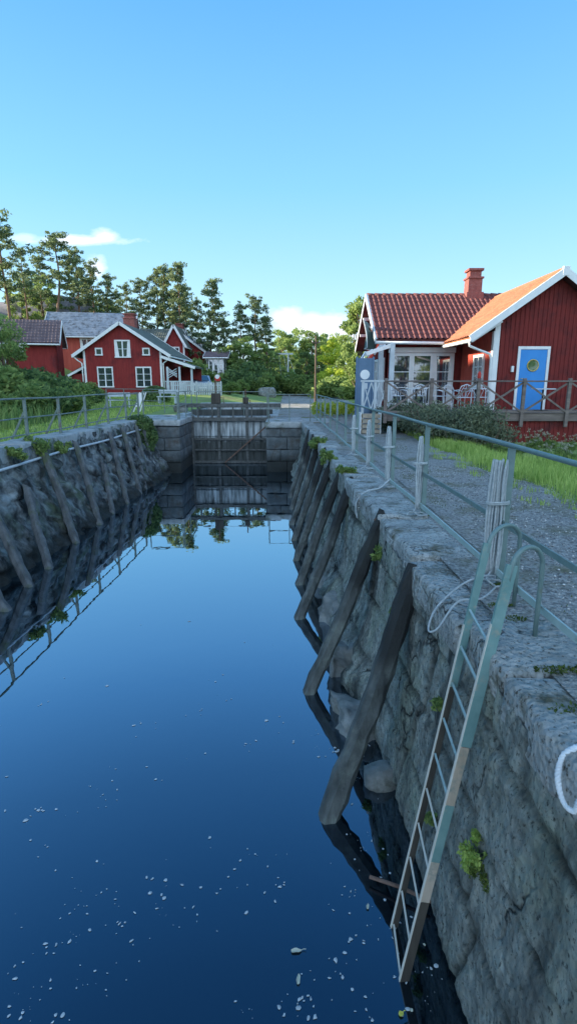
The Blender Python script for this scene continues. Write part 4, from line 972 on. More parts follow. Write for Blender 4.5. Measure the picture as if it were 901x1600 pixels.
def pine_proto(seed, h=12, start=.35, spread=2.6, name='pine_tree', lab='pine', leaf=.13, dens=1.35):
    rg = random.Random(seed); t = thing(name, lab, 'tree')
    mb = MB(); lean = Vector((rg.uniform(-.5,.5), rg.uniform(-.5,.5), h)); tp = limb(mb, (0,0,-.6), lean, .20, .035, seed, 9, .05, 8)
    cl = []; nb = int(30*(1-start)*1.5)
    for i in range(nb):
        s = start+(1-start)*(i/nb)**.85; idx = s*9; p = tp[int(idx)].lerp(tp[min(9, int(idx)+1)], idx-int(idx))
        prof = (1-((s-start)/(1-start))**1.5)*.85+.15; prof *= .45+.55*min(1, (s-start)/.12+.3)
        r = spread*prof*rg.uniform(.55, 1.15); a = i*2.4+rg.uniform(-.5,.5); up = rg.uniform(.0, .35)*r+(.3 if s > .85 else 0)
        e = p+Vector((math.cos(a)*r, math.sin(a)*r, up)); bp = limb(mb, p, e, .05*(1.3-s), .012, seed+i, 4, .12, 4)
        for q in range(3):
            f = (1.0, .72, .42)[q]
            if r < 1 and q == 2: continue
            cc = p.lerp(e, f)+Vector((rg.uniform(-.3,.3), rg.uniform(-.3,.3), .12)); k = rg.uniform(.30,.60)*(.7+.3*f)*(spread/2.6)**.5
            cl.append((tuple(cc), (k*1.2, k*1.2, k*.66), int(44*dens*k/.5)))
            if rg.random() < .75:
                cc2 = cc+Vector((rg.uniform(-.6,.6), rg.uniform(-.6,.6), rg.uniform(-.45,.5))); cl.append((tuple(cc2), (k*.9, k*.9, k*.5), int(30*dens*k/.5)))
    cl.append((tuple(tp[-1]), (.4,.4,.5), 60))
    mb.build('trunk', M['pine_bark'], t, smooth=True)
    leaf_cloud('crown', M['needles'], cl, leaf, t, seed, flat=.2, shell=.1); return t
def leafy_proto(seed, h=8, w=3, m='leaves', name='leafy_tree', lab='tree', n=6000, leaf=.14, trunk=.18, base=.25, clumps=34):
    rg = random.Random(seed); t = thing(name, lab, 'tree'); mb = MB(); top = Vector((0,0,h*.7)); tp = limb(mb, (0,0,-.6), top, trunk, trunk*.35, seed, 6, .08, 8)
    cl = []
    for i in range(clumps):
        a = rg.uniform(0, 6.28); s = rg.uniform(0, 1); zz = h*(base+(1-base)*s); rr_ = w*math.sqrt(max(.08, 1-(2*(s-.42))**2*.75))*rg.uniform(.45, .9)
        cc = Vector((math.cos(a)*rr_, math.sin(a)*rr_, zz-.08*h)); k = rg.uniform(.55, 1.0)*w*.30
        if i % 2 == 0: limb(mb, tp[min(6, 1+int(s*5))], cc, trunk*.28, .02, seed+i, 4, .15, 5)
        cl.append((tuple(cc), (k, k, k*.72), int(n/clumps)))
    mb.build('trunk', M['bark'], t, smooth=True)
    leaf_cloud('crown', M[m], cl, leaf, t, seed, shell=.3); return t
def used(protos):
    return {id(p): False for p in protos}
_used = set()
def plant(proto, label, x, y, s=1, rz=None, z=None, group=None, cat=None):
    rz = rnd.uniform(0, 6.28) if rz is None else rz; loc = (x, y, (T(x, y) if z is None else z)-.05)
    if proto.name not in _used:
        _used.add(proto.name); proto.location = loc; proto.rotation_euler = (0,0,rz); proto.scale = s if isinstance(s, tuple) else (s,)*3; proto['label'] = label
        if group: proto['group'] = group
        o = proto
    else: o = dup(proto, loc, rz, label, s, group)
    if cat: o['category'] = cat
    return o
# ------------------------------------------------------------------ houses on the left bank
def P0(px, D): return at(px, 600, D).x
hw = [((-1.36,-.02,1.25), 1.0, 1.32, (0,-1,0), 2, 3), ((1.50,-.02,1.25), 1.0, 1.32, (0,-1,0), 2, 3), ((.05,-.02,3.28), .98, 1.08, (0,-1,0), 2, 2, dict(curtain=True)),
      ((-1.72,-.02,3.08), .36, .36, (0,-1,0), 1, 1), ((1.78,-.02,3.08), .36, .36, (0,-1,0), 1, 1)]
h1 = gable_house('red_cottage', 'red wooden cottage with white trim and five windows in its gable facing the lock', (P0(194.5, 42), 42, .80), 0, 5.75, 8.5, 3.18, 5.05, z0=.05, ov=.72, mr='moss_roof', wins=[(c_, w_, h_, n_, a_, b_)+tuple(r) for (c_, w_, h_, n_, a_, b_, *r) in hw], chim=(-.8, 5.6, 6.4, .9), cat='cottage')
for sx in (-1, 1):
    MB().tube([(sx*3.55, -.3, 2.72), (sx*3.3, -.12, 2.45), (sx*3.02, -.10, 2.25), (sx*3.02, -.10, 0)], .05, 8).build('downpipe', M['white'], h1, smooth=True)
# lean-to on its left and porch on its right
MB().bar((-2.9, .3, 2.05), (-4.3, .3, 1.35), .04, .16).build('lean_to_board', M['white'], h1)
roof_plane(h1, (-4.4, .3, 1.35), (-4.4, 4.5, 1.35), (-2.88, 4.5, 2.15), (-2.88, .3, 2.15), M['moss_roof'], tiled=False, name='lean_to_roof')
MB().box(-4.1, -2.95, .5, 4.4, 0, 1.5).build('lean_to', M['red'], h1)
roof_plane(h1, (5.35, 4.2, 1.95), (5.35, -.3, 1.95), (2.9, -.3, 2.75), (2.9, 4.2, 2.75), M['moss_roof'], tiled=False, name='porch_roof')
MB().bar((2.9, -.32, 2.72), (5.4, -.32, 1.92), .04, .2).build('porch_barge_board', M['white'], h1)
for xq in (3.3, 4.2, 5.1): MB().box(xq-.07, xq+.07, -.15, -.02, -.1, 2.0).build('porch_post', M['bluewhite'], h1)
mb = MB()
for k in range(14): mb.box(3.0+k*.16, 3.09+k*.16, -.06, -.03, .05, .95)
mb.box(2.95, 5.2, -.08, -.02, .9, .98); mb.build('porch_balustrade', M['bluewhite'], h1)
mb = MB()
for k in range(3): mb.bar((3.35, -.09, 1.2+k*.16), (4.0, -.09, 1.55+k*.16), .03, .05); mb.bar((3.35, -.06, 1.7+k*.1), (4.0, -.06, 1.25+k*.1), .03, .05)
mb.build('porch_lattice', M['bluewhite'], h1)
MB().box(3.0, 5.2, 3.9, 4.0, 0, 2.1).build('porch_back_wall', M['red'], h1)
# window on the shed right of it
# barn, shed and the far houses
b = at(150, 560, 51)
bn = gable_house('barn', 'long weathered red barn with a slate-blue roof behind the left cottage', (-19.6, 51.5, 2.4), R(-80), 5.4, 7.4, 3.55, 5.55, z0=-.5, ov=.5, mw='red_bright', mr='slate', cat='barn',
   wins=[((2.72, 3.4, 2.35), 1.0, 1.3, (1,0,0), 2, 2, dict(curtain=True)), ((2.72, 6.2, 2.35), 1.0, 1.3, (1,0,0), 2, 2)])
bn.rotation_euler[2] = R(280); bn.location = (-22.2, 54.0, 2.5)
sh = gable_house('shed', 'small dark red shed with a brown tiled roof and white-framed window above the left bushes', (-21.2, 43.2, 2.75), R(285), 3.6, 3.55, 2.0, 3.45, z0=-.8, ov=.45, mw='red', mr='tile_brown', cat='shed', tiled=True,
   wins=[((1.82, .9, 1.25), .55, .8, (1,0,0), 2, 2)], gov=.3)
h3 = gable_house('red_house', 'red house with a mossy green roof, right behind the brick chimney of the gabled cottage', (P0(214, 60)-.4, 63, 1.6), R(270), 5, 5.0, 4.15, 5.75, z0=-.5, ov=.4, mw='red', mr='moss_roof', cat='house',
   wins=[((2.52, 3.8, 3.2), .7, .9, (1,0,0), 2, 2)], tiled=True)
h4 = gable_house('red_house', 'narrow red house showing a steep white-edged gable between two roofs', (P0(276, 58), 58, 1.2), 0, 1.9, 4, 4.4, 6.1, z0=-.5, ov=.25, mw='red', mr='moss_roof', cat='house', wins=[((0, -.02, 3.4), .75, 1.1, (0,-1,0), 2, 3)])
h5 = gable_house('red_house', 'red house with a dark roof sloping to the right and a small pale dormer', (P0(284, 61), 61, 1.2), 0, 5.6, 6.5, 3.6, 5.7, z0=-.5, ov=.45, mw='red', mr='slate', cat='house',
   wins=[((.9, -.02, 3.7), .45, .5, (0,-1,0), 1, 1), ((1.4, -.02, 1.5), .8, 1.1, (0,-1,0), 2, 3)], chim=(-.5, 3, 6.9, .9))
MB().box(1.1, 2.3, 2, 3.2, 4.0, 5.25).build('dormer', M['bluewhite'], h5); window(h5, (1.7, 1.98, 4.65), .6, .7, (0,-1,0), 2, 2)
h6 = gable_house('white_cottage', 'small white building with a red-brown roof left of the dark bushes by the basin', (P0(334, 56), 56, 1.05), R(90), 3.4, 1.75, 3.1, 3.6, z0=-.3, ov=.3, mw='white', mr='tile_brown', cat='cottage')
h6.rotation_euler[2] = R(270); h6.location = (P0(325, 56), 57.7, 1.05)
for k in range(3): window(h6, (1.72, .35+k*.5, 2.1), .28, 1.5, (1,0,0), 1, 3)

# silver car
cx = P0(311, 47); zc = T(cx, 47)
cr_ = thing('parked_car', 'silver-blue parked car half hidden behind a pale picket fence', 'car', (cx, 47, zc), R(18))
prof = [(-2.0,.28),(-2.05,.6),(-1.95,.85),(-1.1,.98),(-.45,1.42),(.9,1.46),(1.65,1.0),(2.0,.92),(2.08,.6),(2.0,.28)]
o = MB(); o.prism([(a, z) for a, z in prof], -.82, .82, 'x'); o.build('body', M['car_paint'], cr_, bevel=.07)
o = MB().add([(-.70,-1.13,1.0),(.70,-1.13,1.0),(.62,-.50,1.39),(-.62,-.50,1.39)], [(0,1,2,3)]); o.v = [(x, y-.035, z+.02) for x, y, z in o.v]; o.build('windscreen', M['glass'], cr_)
for sx in (-1, 1):
    MB().add([(sx*.835,-.85,1.02),(sx*.835,1.3,1.05),(sx*.835,.85,1.38),(sx*.835,-.42,1.36)], [(0,1,2,3)]).build('side_window', M['glass'], cr_)
    MB().box(*sorted((sx*.48, sx*.76)), -2.10, -2.03, .62, .78).build('headlight', M['white'], cr_, bevel=.02)
    for yq in (-1.3, 1.3):
        wh = MB().tube([(sx*.66, yq, .32), (sx*.86, yq, .32)], .32, 18).build('wheel', M['rubber'], cr_); MB().tube([(sx*.861, yq, .32), (sx*.87, yq, .32)], .19, 14).build('rim', M['white_metal'], wh)
MB().box(-.26, .26, -2.10, -2.06, .40, .51).build('number_plate', M['white'], cr_)
# picket fence
pf = thing('picket_fence', 'pale blue picket fence in front of the parked car', 'fence', (P0(268, 40), 40, T(P0(300, 40), 40)))
x1 = P0(350, 42)-pf.location.x; mb = MB(); k = 0
while k*.13 < x1: mb.box(k*.13, k*.13+.075, -.012, .012, .05, .92+.03*math.sin(k)); k += 1
mb.build('pickets', M['bluewhite'], pf); MB().box(0, x1, .014, .05, .25, .32).box(0, x1, .014, .05, .68, .75).build('rails', M['bluewhite'], pf)
for q in range(5): MB().box(q*x1/4-.04, q*x1/4+.04, .05, .12, -.2, 1.0).build('post', M['bluewhite'], pf)
# letterbox
lb_ = thing('letterbox', 'red letterbox with a white top on a post in front of the white cottage', 'letterbox', (P0(340, 44), 44, T(-5, 44)))
MB().box(-.04, .04, -.04, .04, 0, 1.0).build('post', M['bluewhite'], lb_); MB().box(-.22, .22, -.16, .16, .95, 1.3).build('box', M['red_paint'], lb_, bevel=.03)
MB().tube([(0,-.18,1.3),(0,.18,1.3)], .17, 16).build('lid', M['white'], lb_)
# lawn furniture
def bench(name, label, px, py_, D, m, rz=0):
    p = at(px, py_, D); t = thing(name, label, 'bench', (p.x, D, T(p.x, D)), rz)
    MB().box(-.6, .6, -.2, .2, .40, .45).build('seat', m, t); MB().bar((-.6,.22,.72), (.6,.22,.72), .03, .22).build('backrest', m, t)
    for sx in (-.5, .5): MB().box(sx-.03, sx+.03, -.18, .24, 0, .40).build('leg', m, t); MB().box(sx-.025, sx+.025, .18, .23, .4, .84).build('back_post', m, t)
bench('garden_bench', 'small pale garden bench on the lawn before the left cottage', 187, 625, 31, M['bluewhite'], .3)
bench('garden_bench', 'low grey garden bench beside the clipped round bush', 262, 627, 33.5, M['bluewhite'], -.1)
p = at(216, 628, 27.5); lc = thing('deck_chair', 'white folded deck chair leaning on the left railing near the gate', 'chair', (p.x, 27.5, T(p.x, 27.5)), .2)
MB().bar((-.25,0,.05), (.1,.1,1.0), .05, .05).bar((.05,0,.05), (.4,.1,1.0), .05, .05).build('frame', M['white'], lc)
MB().add([(-.20,-.03,.3),(.06,-.03,.3),(.34,.08,.98),(.08,.08,.98)], [(0,1,2,3)]).build('canvas', M['white'], lc)
# utility pole and the lift bridge far ahead
p = at(492.5, 600, 40); up = thing('utility_pole', 'thin wooden utility pole standing alone left of the yellow-green tree', 'pole', (p.x, 40, T(p.x, 40)))
MB().tube([(0,0,-.3),(0,0,4.75)], [.08,.05], 10).build('mast', M['bark'], up); MB().box(-.28, .28, -.04, .04, 4.25, 4.33).build('cross_arm', M['bark'], up)
for sx in (-.24, .24): MB().tube([(sx,0,4.33),(sx,0,4.43)], .03, 8).build('insulator', M['white'], up)
bx = P0(440, 66); br = thing('lift_bridge', 'grey bascule bridge with an overhead beam and thin stays at the end of the basin', 'bridge', (bx, 66, 1.0))
MB().box(-2.0, 2.3, -1.2, 1.2, .55, .80).build('deck', M['slate'], br, bevel=.02)
for sx in (-1.3, .75): MB().box(sx-.07, sx+.07, -.9, -.76, -.6, 4.0).build('portal_post', M['bluewhite'], br)
MB().box(-1.9, 1.3, -.92, -.76, 3.85, 4.02).build('overhead_beam', M['bluewhite'], br)
for k in range(5): MB().tube([(-1.3+k*.5, -.84, 3.9), (-1.9+k*.95, -.84, .8)], .018, 5).build('stay', M['bluewhite'], br)
MB().box(-2.0, 2.3, -1.22, -1.16, 1.4, 1.46).build('handrail', M['bluewhite'], br)
for k in range(7): MB().box(-1.98+k*.7, -1.93+k*.7, -1.22, -1.16, .8, 1.42).build('rail_post', M['bluewhite'], br)
MB().box(-3.4, -2.0, -1.6, 1.6, -1.5, .78).box(2.3, 3.7, -1.6, 1.6, -1.5, .78).build('abutment', M['coping_far'], br)

# rock outcrop on the hill
boulder('rock_outcrop', (at(70,470,66).x, 66, T(-26, 66)+1.0), (6.5, 4.0, 3.6), M['rock'], 'dark rounded rock outcrop on the hill behind the slate-roofed barn', 'rock', seed=22, sub=4)
boulder('boulder', (P0(280, 28), 28.2, T(-6, 28)+.15), (.4,.35,.35), M['boulder'], 'grey boulder on the lawn left of the gate behind the pier railing', seed=31)
boulder('boulder', (P0(395, 30), 50.5, .75), (.9,.6,.6), M['boulder'], 'grey rock at the far end of the basin below the bushes', seed=33)

# ------------------------------------------------------------------ trees
pA = pine_proto(11, 12, .42, 2.5); pB = pine_proto(12, 12, .30, 2.7); pC = pine_proto(13, 12, .52, 3.1, dens=1.5); pD = pine_proto(14, 12, .18, 2.4, dens=1.5)
H0 = 12
def pine(proto, px, pyt, D, label, ws=1.0):
    p = at(px, pyt, D); g = T(p.x, D); s = (p.z-g)/12.2
    return plant(proto, label, p.x, D, (s*ws, s*ws, s), group='pines behind the left houses')
for a in [(pC, 2, 345, 44, 'tall pine cut by the left edge of the frame', 1.0), (pA, 33, 392, 56, 'slim pine between the left-edge pine and the broad-crowned one', .8), (pC, 82, 368, 56, 'tallest broad-crowned pine above the slate roof of the barn', 1.15),
          (pB, 116, 392, 60, 'bushy pine just right of the tallest broad-crowned pine', 1.0), (pC, 143, 412, 62, 'leaning-topped pine above the left slope of the cottage gable', .9), (pA, 168, 432, 64, 'thin pine left of the white cloud wisp above the cottage ridge', .9),
          (pB, 197, 446, 68, 'open pine directly above the brick chimney of the cottage', .9), (pA, 218, 440, 70, 'slender pine to the right of the cottage chimney', .8), (pC, 240, 424, 70, 'umbrella-topped pine above the mossy green roof', .8),
          (pA, 256, 420, 68, 'left one of the two tallest pines over the mossy roof', .85), (pD, 272, 412, 66, 'right one of the two tallest pines over the mossy roof, dense and dark', .85), (pB, 288, 450, 72, 'shorter pine filling the gap beside the two tallest ones', .8),
          (pD, 325, 438, 60, 'dense conical pine standing alone above the sloping dark roof', .95), (pB, 306, 470, 63, 'smaller pine leaning against the dense conical one', .8), (pB, 350, 500, 66, 'low pine between the conical pine and the rounded pines by the basin', .9),
          (pB, 374, 476, 60, 'left pine of the rounded group beside the basin', .95), (pC, 397, 465, 62, 'tallest pine of the rounded group beside the basin', .95), (pD, 417, 497, 64, 'right pine of the rounded group, sloping down to the cloud', 1.0),
          (pA, 60, 405, 64, 'thin-trunked pine half behind the tallest broad-crowned pine', .8), (pB, 128, 428, 70, 'pale pine in the back row over the barn roof', .9), (pB, 182, 455, 76, 'far pine seen through the gap above the barn roof end', .9)]:
    pine(*a)
lA = leafy_proto(21, 8, 2.6, 'leaves', n=6500); lB = leafy_proto(22, 8, 3.1, 'leaves', n=7500, clumps=40); lD = leafy_proto(23, 8, 2.3, 'leaves_dark', n=6500, name='dark_tree', base=.08)
lY = leafy_proto(24, 8, 3.1, 'leaves_yellow', n=9000, name='yellow_green_tree', base=.1, clumps=44)
def leafy(proto, px, pyt, D, label, ws=1, g_=None):
    p = at(px, pyt, D); g = T(p.x, D); s = (p.z-g)/7.2
    return plant(proto, label, p.x, D, (s*ws, s*ws, s), group=g_)
leafy(lY, 527, 533, 56, 'bright yellow-green round tree left of the red house with clay tiles', 1.05)
for a in [(lD, 478, 552, 60, 'dark conical evergreen behind the utility pole', 1.0), (lD, 497, 562, 64, 'smaller dark evergreen right of the utility pole', 1.0), (lA, 440, 520, 88, 'pale leafy tree under the left part of the big cloud', 1.1), (lB, 462, 517, 92, 'round leafy tree in the gap over the lift bridge', .9),
          (lA, 487, 522, 90, 'leafy tree behind the top of the utility pole', 1.0), (lB, 512, 524, 94, 'broad leafy tree behind the yellow-green one', 1.0), (lA, 545, 528, 84, 'leafy tree half behind the flag of the tiled house', 1.0), (lB, 428, 548, 76, 'low leafy tree left of the overhead beam of the bridge', 1.1),
          (lA, 455, 555, 74, 'small leafy tree right of the overhead beam of the bridge', 1.0), (lB, 575, 530, 80, 'leafy tree behind the slate-blue board', 1.0), (lA, 30, 440, 58, 'light green leafy tree between the pines at the upper left', 1.0), (lB, 62, 432, 60, 'sunlit leafy tree in front of the tall broad pine', .85),
          (lB, 165, 470, 66, 'leafy tree peeping over the ridge of the barn', .8), (lA, 380, 530, 56, 'leafy tree at the foot of the rounded pines', 1.1), (lB, 350, 545, 58, 'leafy tree right of the white cottage roof', 1.0), (lA, 410, 540, 58, 'leafy tree leaning over the basin end', 1.0), (lB, -2, 500, 27, 'big leafy tree at the left edge above the bushes', .9)]:
    leafy(*a, g_='leafy trees in the background')
sl2 = leafy_proto(29, 8, 1.9, 'leaves', name='birch', n=10000, clumps=70, leaf=.12, base=.3); p = at(569, 449, 36); plant(sl2, 'slim birch rising behind the left gable of the tiled house', p.x, 36, (p.z)/8.2)
for i, (x, y, s) in enumerate([(6, -14, 1.1), (12, -12, 1.2), (18, -16, 1.2), (1, -20, 1.1), (24, -12, 1.1)]):
    plant(lB if i % 2 else lA, 'leafy tree behind the photographer, %s' % ['straight back on the quay', 'nearest to the towpath', 'farther along the terrace', 'beyond the lower gate', 'at the far right of the row'][i], x, y, s)
for i, (x, y, s) in enumerate([(18, 40, 1.1), (24, 36, 1.0), (13, 44, 1.0), (30, 30, 1.2), (9, 50, 1.0)]):
    plant(lB if i % 2 else lA, ['leafy tree hidden behind the wing of the tiled house', 'leafy tree beyond the right frame edge behind the terrace', 'leafy tree behind the brick chimney of the tiled house', 'leafy tree far to the right of the blue door', 'leafy tree behind the main ridge of the tiled house'][i], x, y, s*.8)

# shrubs
def shrub_proto(seed, m, n=2600, leaf=.07, name='shrub'):
    t = thing(name, 'shrub', 'shrub'); rg = random.Random(seed); cl = []
    mb = MB()
    for i in range(11):
        a = rg.uniform(0, 6.28); r = rg.uniform(.1, .62); cc = (math.cos(a)*r, math.sin(a)*r, rg.uniform(.25, .72)*(1.1-r*.5)); k = rg.uniform(.26, .4)
        cl.append((cc, (k, k, k*.9), n//11)); limb(mb, (0,0,-.1), cc, .03, .008, seed+i, 3, .15, 4)
    mb.build('stems', M['bark'], t); leaf_cloud('foliage', M[m], cl, leaf, t, seed, shell=.35); return t
sA = shrub_proto(31, 'leaves', 3000); sB = shrub_proto(32, 'leaves_dark', 3000); sC = shrub_proto(33, 'leaves', 3400, .055)
SL = [('big shrub at the left edge below the dark tree',0,545,24,1.9),('leafy shrub second from the left edge on the bank',25,560,25,1.9),('shrub below the shed window',48,565,29,2.0),('shrub in front of the right corner of the shed',75,575,31,1.9),
      ('shrub halfway down the bank towards the cottage',98,585,32,1.8),('shrub before the lean-to of the cottage',118,597,34,1.6),('lowest shrub of the bank, touching the cottage corner',138,606,36,1.2),('shrub low on the bank behind the first left railing post',18,600,22,1.5),
      ('shrub low on the bank behind the second left railing post',60,603,24,1.5),('shrub low on the bank behind the third left railing post',92,608,26,1.35),('small shrub at the foot of the bank beside the lawn',120,618,28,1.0),('upper shrub between the dark tree and the shed',30,535,32,1.8)]
for i, (l, px, pyt, D, s) in enumerate(SL):
    p = at(px, pyt, D); plant((sA, sC, sB)[i % 3], l, p.x, D, (s*1.25, s*1.2, s), z=min(T(p.x, D), p.z-s*.6), group='shrubs on the left bank')
for i, (l, px, pyt, D, s) in enumerate([('round dark shrub under the rounded pines', 388, 566, 54, 3.2), ('wide dark shrub above the basin wall', 365, 585, 50, 2.3), ('light shrub left of the dark ones by the basin', 350, 590, 50, 1.8), ('shrub leaning over the far end of the basin', 405, 590, 52, 2.0), ('low shrub right behind the boom', 375, 605, 48, 1.2),
      ('yellow-green small shrub behind the gate beam', 357, 608, 43, 1.1), ('leafy shrub before the dark sloping roof', 305, 555, 53, 3.2), ('low shrub beside the lift bridge', 425, 600, 58, 1.2)]):
    p = at(px, pyt, D); q = plant((sB, sB, sA, sC, sA, sC, sA, sB)[i], l, p.x, D, (s*1.1, s, s), group='shrubs round the upper basin')
FL = [('light green shrub at the far end of the path, left one', 452, 588, 62, 2.6), ('light green shrub at the far end of the path, behind the pole', 484, 590, 58, 2.4), ('sunlit shrub at the foot of the yellow-green tree', 512, 592, 52, 2.0), ('sunlit shrub between the yellow-green tree and the blue board', 541, 590, 50, 2.2), ('low shrub left of the lift bridge pier', 418, 592, 60, 2.4), ('dark shrub behind the lift bridge deck', 438, 586, 72, 3.0)]
for i, (l, px, pyt, D, s) in enumerate(FL):
    p = at(px, pyt, D); plant((sA, sC)[i % 2], l, p.x, D, (s*1.5, s*1.3, s), group='shrubs at the far end of the path')
p = at(524, 605, 27); lh = thing('low_hedge', 'low sunlit yellow-green hedge left of the slate-blue board', 'hedge', (p.x, 27, T(p.x, 27)))
leaf_cloud('foliage', M['leaves_yellow'], [((-.9+.36*k, .1*math.sin(k*2), .38), (.36,.35,.34), 600) for k in range(7)], .05, lh, 5, shell=.3)
p = at(242, 603, 35); cb_ = thing('clipped_bush', 'clipped half-round bush at the right corner of the left cottage', 'bush', (p.x, 35, T(p.x, 35)-.1))
leaf_cloud('foliage', M['leaves_dark'], [((0,0,.35),(.95,.8,.72),5200)], .06, cb_, 5, shell=.82)
p = at(236, 665, 21.2); ob = thing('overhanging_bush', 'dark bush growing out of the left wall beside the left gate pier', 'bush', (-5.75, 21.4, 0))
leaf_cloud('foliage', M['leaves_dark'], [((-.05,0,.05),(.55,.6,.35),1500),((.2,.1,-.45),(.42,.6,.5),1500),((.25,-.2,-.85),(.3,.4,.35),700)], .065, ob, 8, shell=.3)
# lavender hedge along the terrace
hd = thing('lavender_hedge', 'long dark grey-green lavender-like hedge between the path and the wooden terrace', 'hedge', (4.6, 15, -.1)); cl = []
rg = random.Random(4)
for k in range(46):
    s = k/45; y = 18.6-4.6*s; x = 3.05+.95*s+rg.uniform(0, 1.5*(.6+.4*s)); 
    cl.append(((x-4.6, y-15, rg.uniform(.42, .85)), (.45, .5, .40), 480))
for k in range(14): s = k/13; cl.append(((4.7+1.3*s-4.6, 15.8-.2*s-15+rg.uniform(-.4,.4), .38-.12*s), (.5,.4,.35), 380))
leaf_cloud('foliage', M['hedge'], cl, .042, hd, 9, flat=-.8, shell=.2)
mb = MB()
for k in range(60): x, y = rg.uniform(-1.4, 1.2), rg.uniform(-.9, 3.2); mb.tube([(x*.7, y, 0), (x, y, .8+rg.uniform(-.1,.25))], .006, 4)
mb.build('stems', M['bark'], hd)

# grass
def blades(name, pts, hmin, hmax, m, w=.006, seed=3, label=None, kind=None, parent=None, lean=.5):
    rg = np.random.default_rng(seed); P = np.array(pts); n = len(P); h = (hmin+(hmax-hmin)*rg.random(n)**1.5)[:, None]
    a = rg.random(n)*6.283; d = np.stack([np.cos(a), np.sin(a), np.zeros(n)], 1); s = np.stack([-np.sin(a), np.cos(a), np.zeros(n)], 1)
    z = np.array([0,0,1.]); l = lean*(rg.random(n)[:, None])
    ww = w*(.7+.6*rg.random(n))[:, None]
    V = np.stack([P-s*ww, P+s*ww, P+d*h*l*.35+z*h*.6+s*ww*.7, P+d*h*l*.35+z*h*.6-s*ww*.7, P+d*h*l+z*h*(1-.25*l)], 1).reshape(-1, 3)
    b = np.arange(n)[:, None]*5; Fq = np.concatenate([b+[0,1,2], b+[0,2,3], b+[3,2,4]], 0)
    o = raw(name, V, Fq, m, parent)
    if label: tag(o, label, 'grass')
    if kind: tag(o, kind=kind)
    return o
rg = random.Random(5); pts = []
while len(pts) < 42000:
    y = 4+13.5*rg.random()**.8; x = 3.55+(4.6 if y < 13 else 1.3)*rg.random()
    e = 3.88+.28*mn.noise(Vector((3, y*.45, 0)))-.2*sm(5, 14, y)+.25*mn.noise(Vector((x*2, y*2, 9)))
    if x < e-.05 or (x < e+.25 and rg.random() < .5): continue
    pts.append((x, y, T(x, y)))
blades('grass', pts, .06, .26, M['grass_blades'], .006, label='bright green long grass between the gravel path and the terrace', kind='stuff')
pts = []
while len(pts) < 26000:
    y = rg.uniform(9, 40); x = -6.75-rg.random()*9
    if y < 25.9 and x > -6.7: continue
    if x < -9.3-max(0, y-20)*.28-1.5: continue
    pts.append((x, y, T(x, y)))
blades('lawn_grass', pts, .04, .13, M['grass_blades'], .012, 8, 'short mown grass of the lawn behind the left railing', 'stuff')
pts = []
for k in range(9000):
    y = rg.uniform(8, 38); s = 9.3+max(0, y-20)*.28; x = -s-rg.uniform(-.7, 7); pts.append((x, y, T(x, y)))
blades('undergrowth', pts, .25, .95, M['leaves'], .03, 9, 'tall rank weeds covering the bank above the lawn', 'stuff', lean=.8)
# patches of thin grass in the gravel and on the coping
pts = []
for k in range(7000):
    y = rg.uniform(2.5, 14); x = rg.uniform(1.9, 4.0); v = mn.noise(Vector((x*1.3, y*.8, 4)))+.25*mn.noise(Vector((x*6, y*5, 4)))
    if v > .34: pts.append((x, y, .012))
if pts: blades('path_grass', pts, .008, .035, M['moss'], .004, 11, 'thin flattened grass growing in patches in the gravel path', 'stuff')

# loose pebbles and grass tufts on the towpath
rg_ = np.random.default_rng(12); n = 9000; yy2 = 1.5+9*rg_.random(n)**1.3; xx2 = 1.95+2.1*rg_.random(n); ok = np.ones(n, bool)
rr2 = (.004+.011*rg_.random(n)**3); oct_ = np.array([(1,0,0),(0,1,0),(-1,0,0),(0,-1,0),(0,0,.8),(0,0,-.6)]); ff = np.array([(0,1,4),(1,2,4),(2,3,4),(3,0,4),(1,0,5),(2,1,5),(3,2,5),(0,3,5)])
jit = .7+.6*rg_.random((n, 6, 3)); V = (oct_[None]*jit*rr2[:, None, None]+np.stack([xx2, yy2, np.full(n, .016)], 1)[:, None]).reshape(-1, 3)
Fq = (ff[None]+(np.arange(n)*6)[:, None, None]).reshape(-1, 3)
M['pebble'] = mat('pebble', (.16,.165,.17), (.62,.63,.62), 30, .9, island=True)
tag(raw('pebbles', V, Fq, M['pebble']), 'loose grey pebbles scattered over the gravel path', 'gravel', kind='stuff')
pts = []; rg = random.Random(15)
for k in range(130):
    y = rg.uniform(3.5, 13); x = 3.85+rg.gauss(0, .28)-.2*sm(5, 14, y)
    for q in range(26): pts.append((x+rg.gauss(0,.05), y+rg.gauss(0,.07), .012))
blades('edge_tufts', pts, .03, .12, M['grass_blades'], .005, 13, 'small grass tufts creeping over the edge of the gravel path', 'stuff')

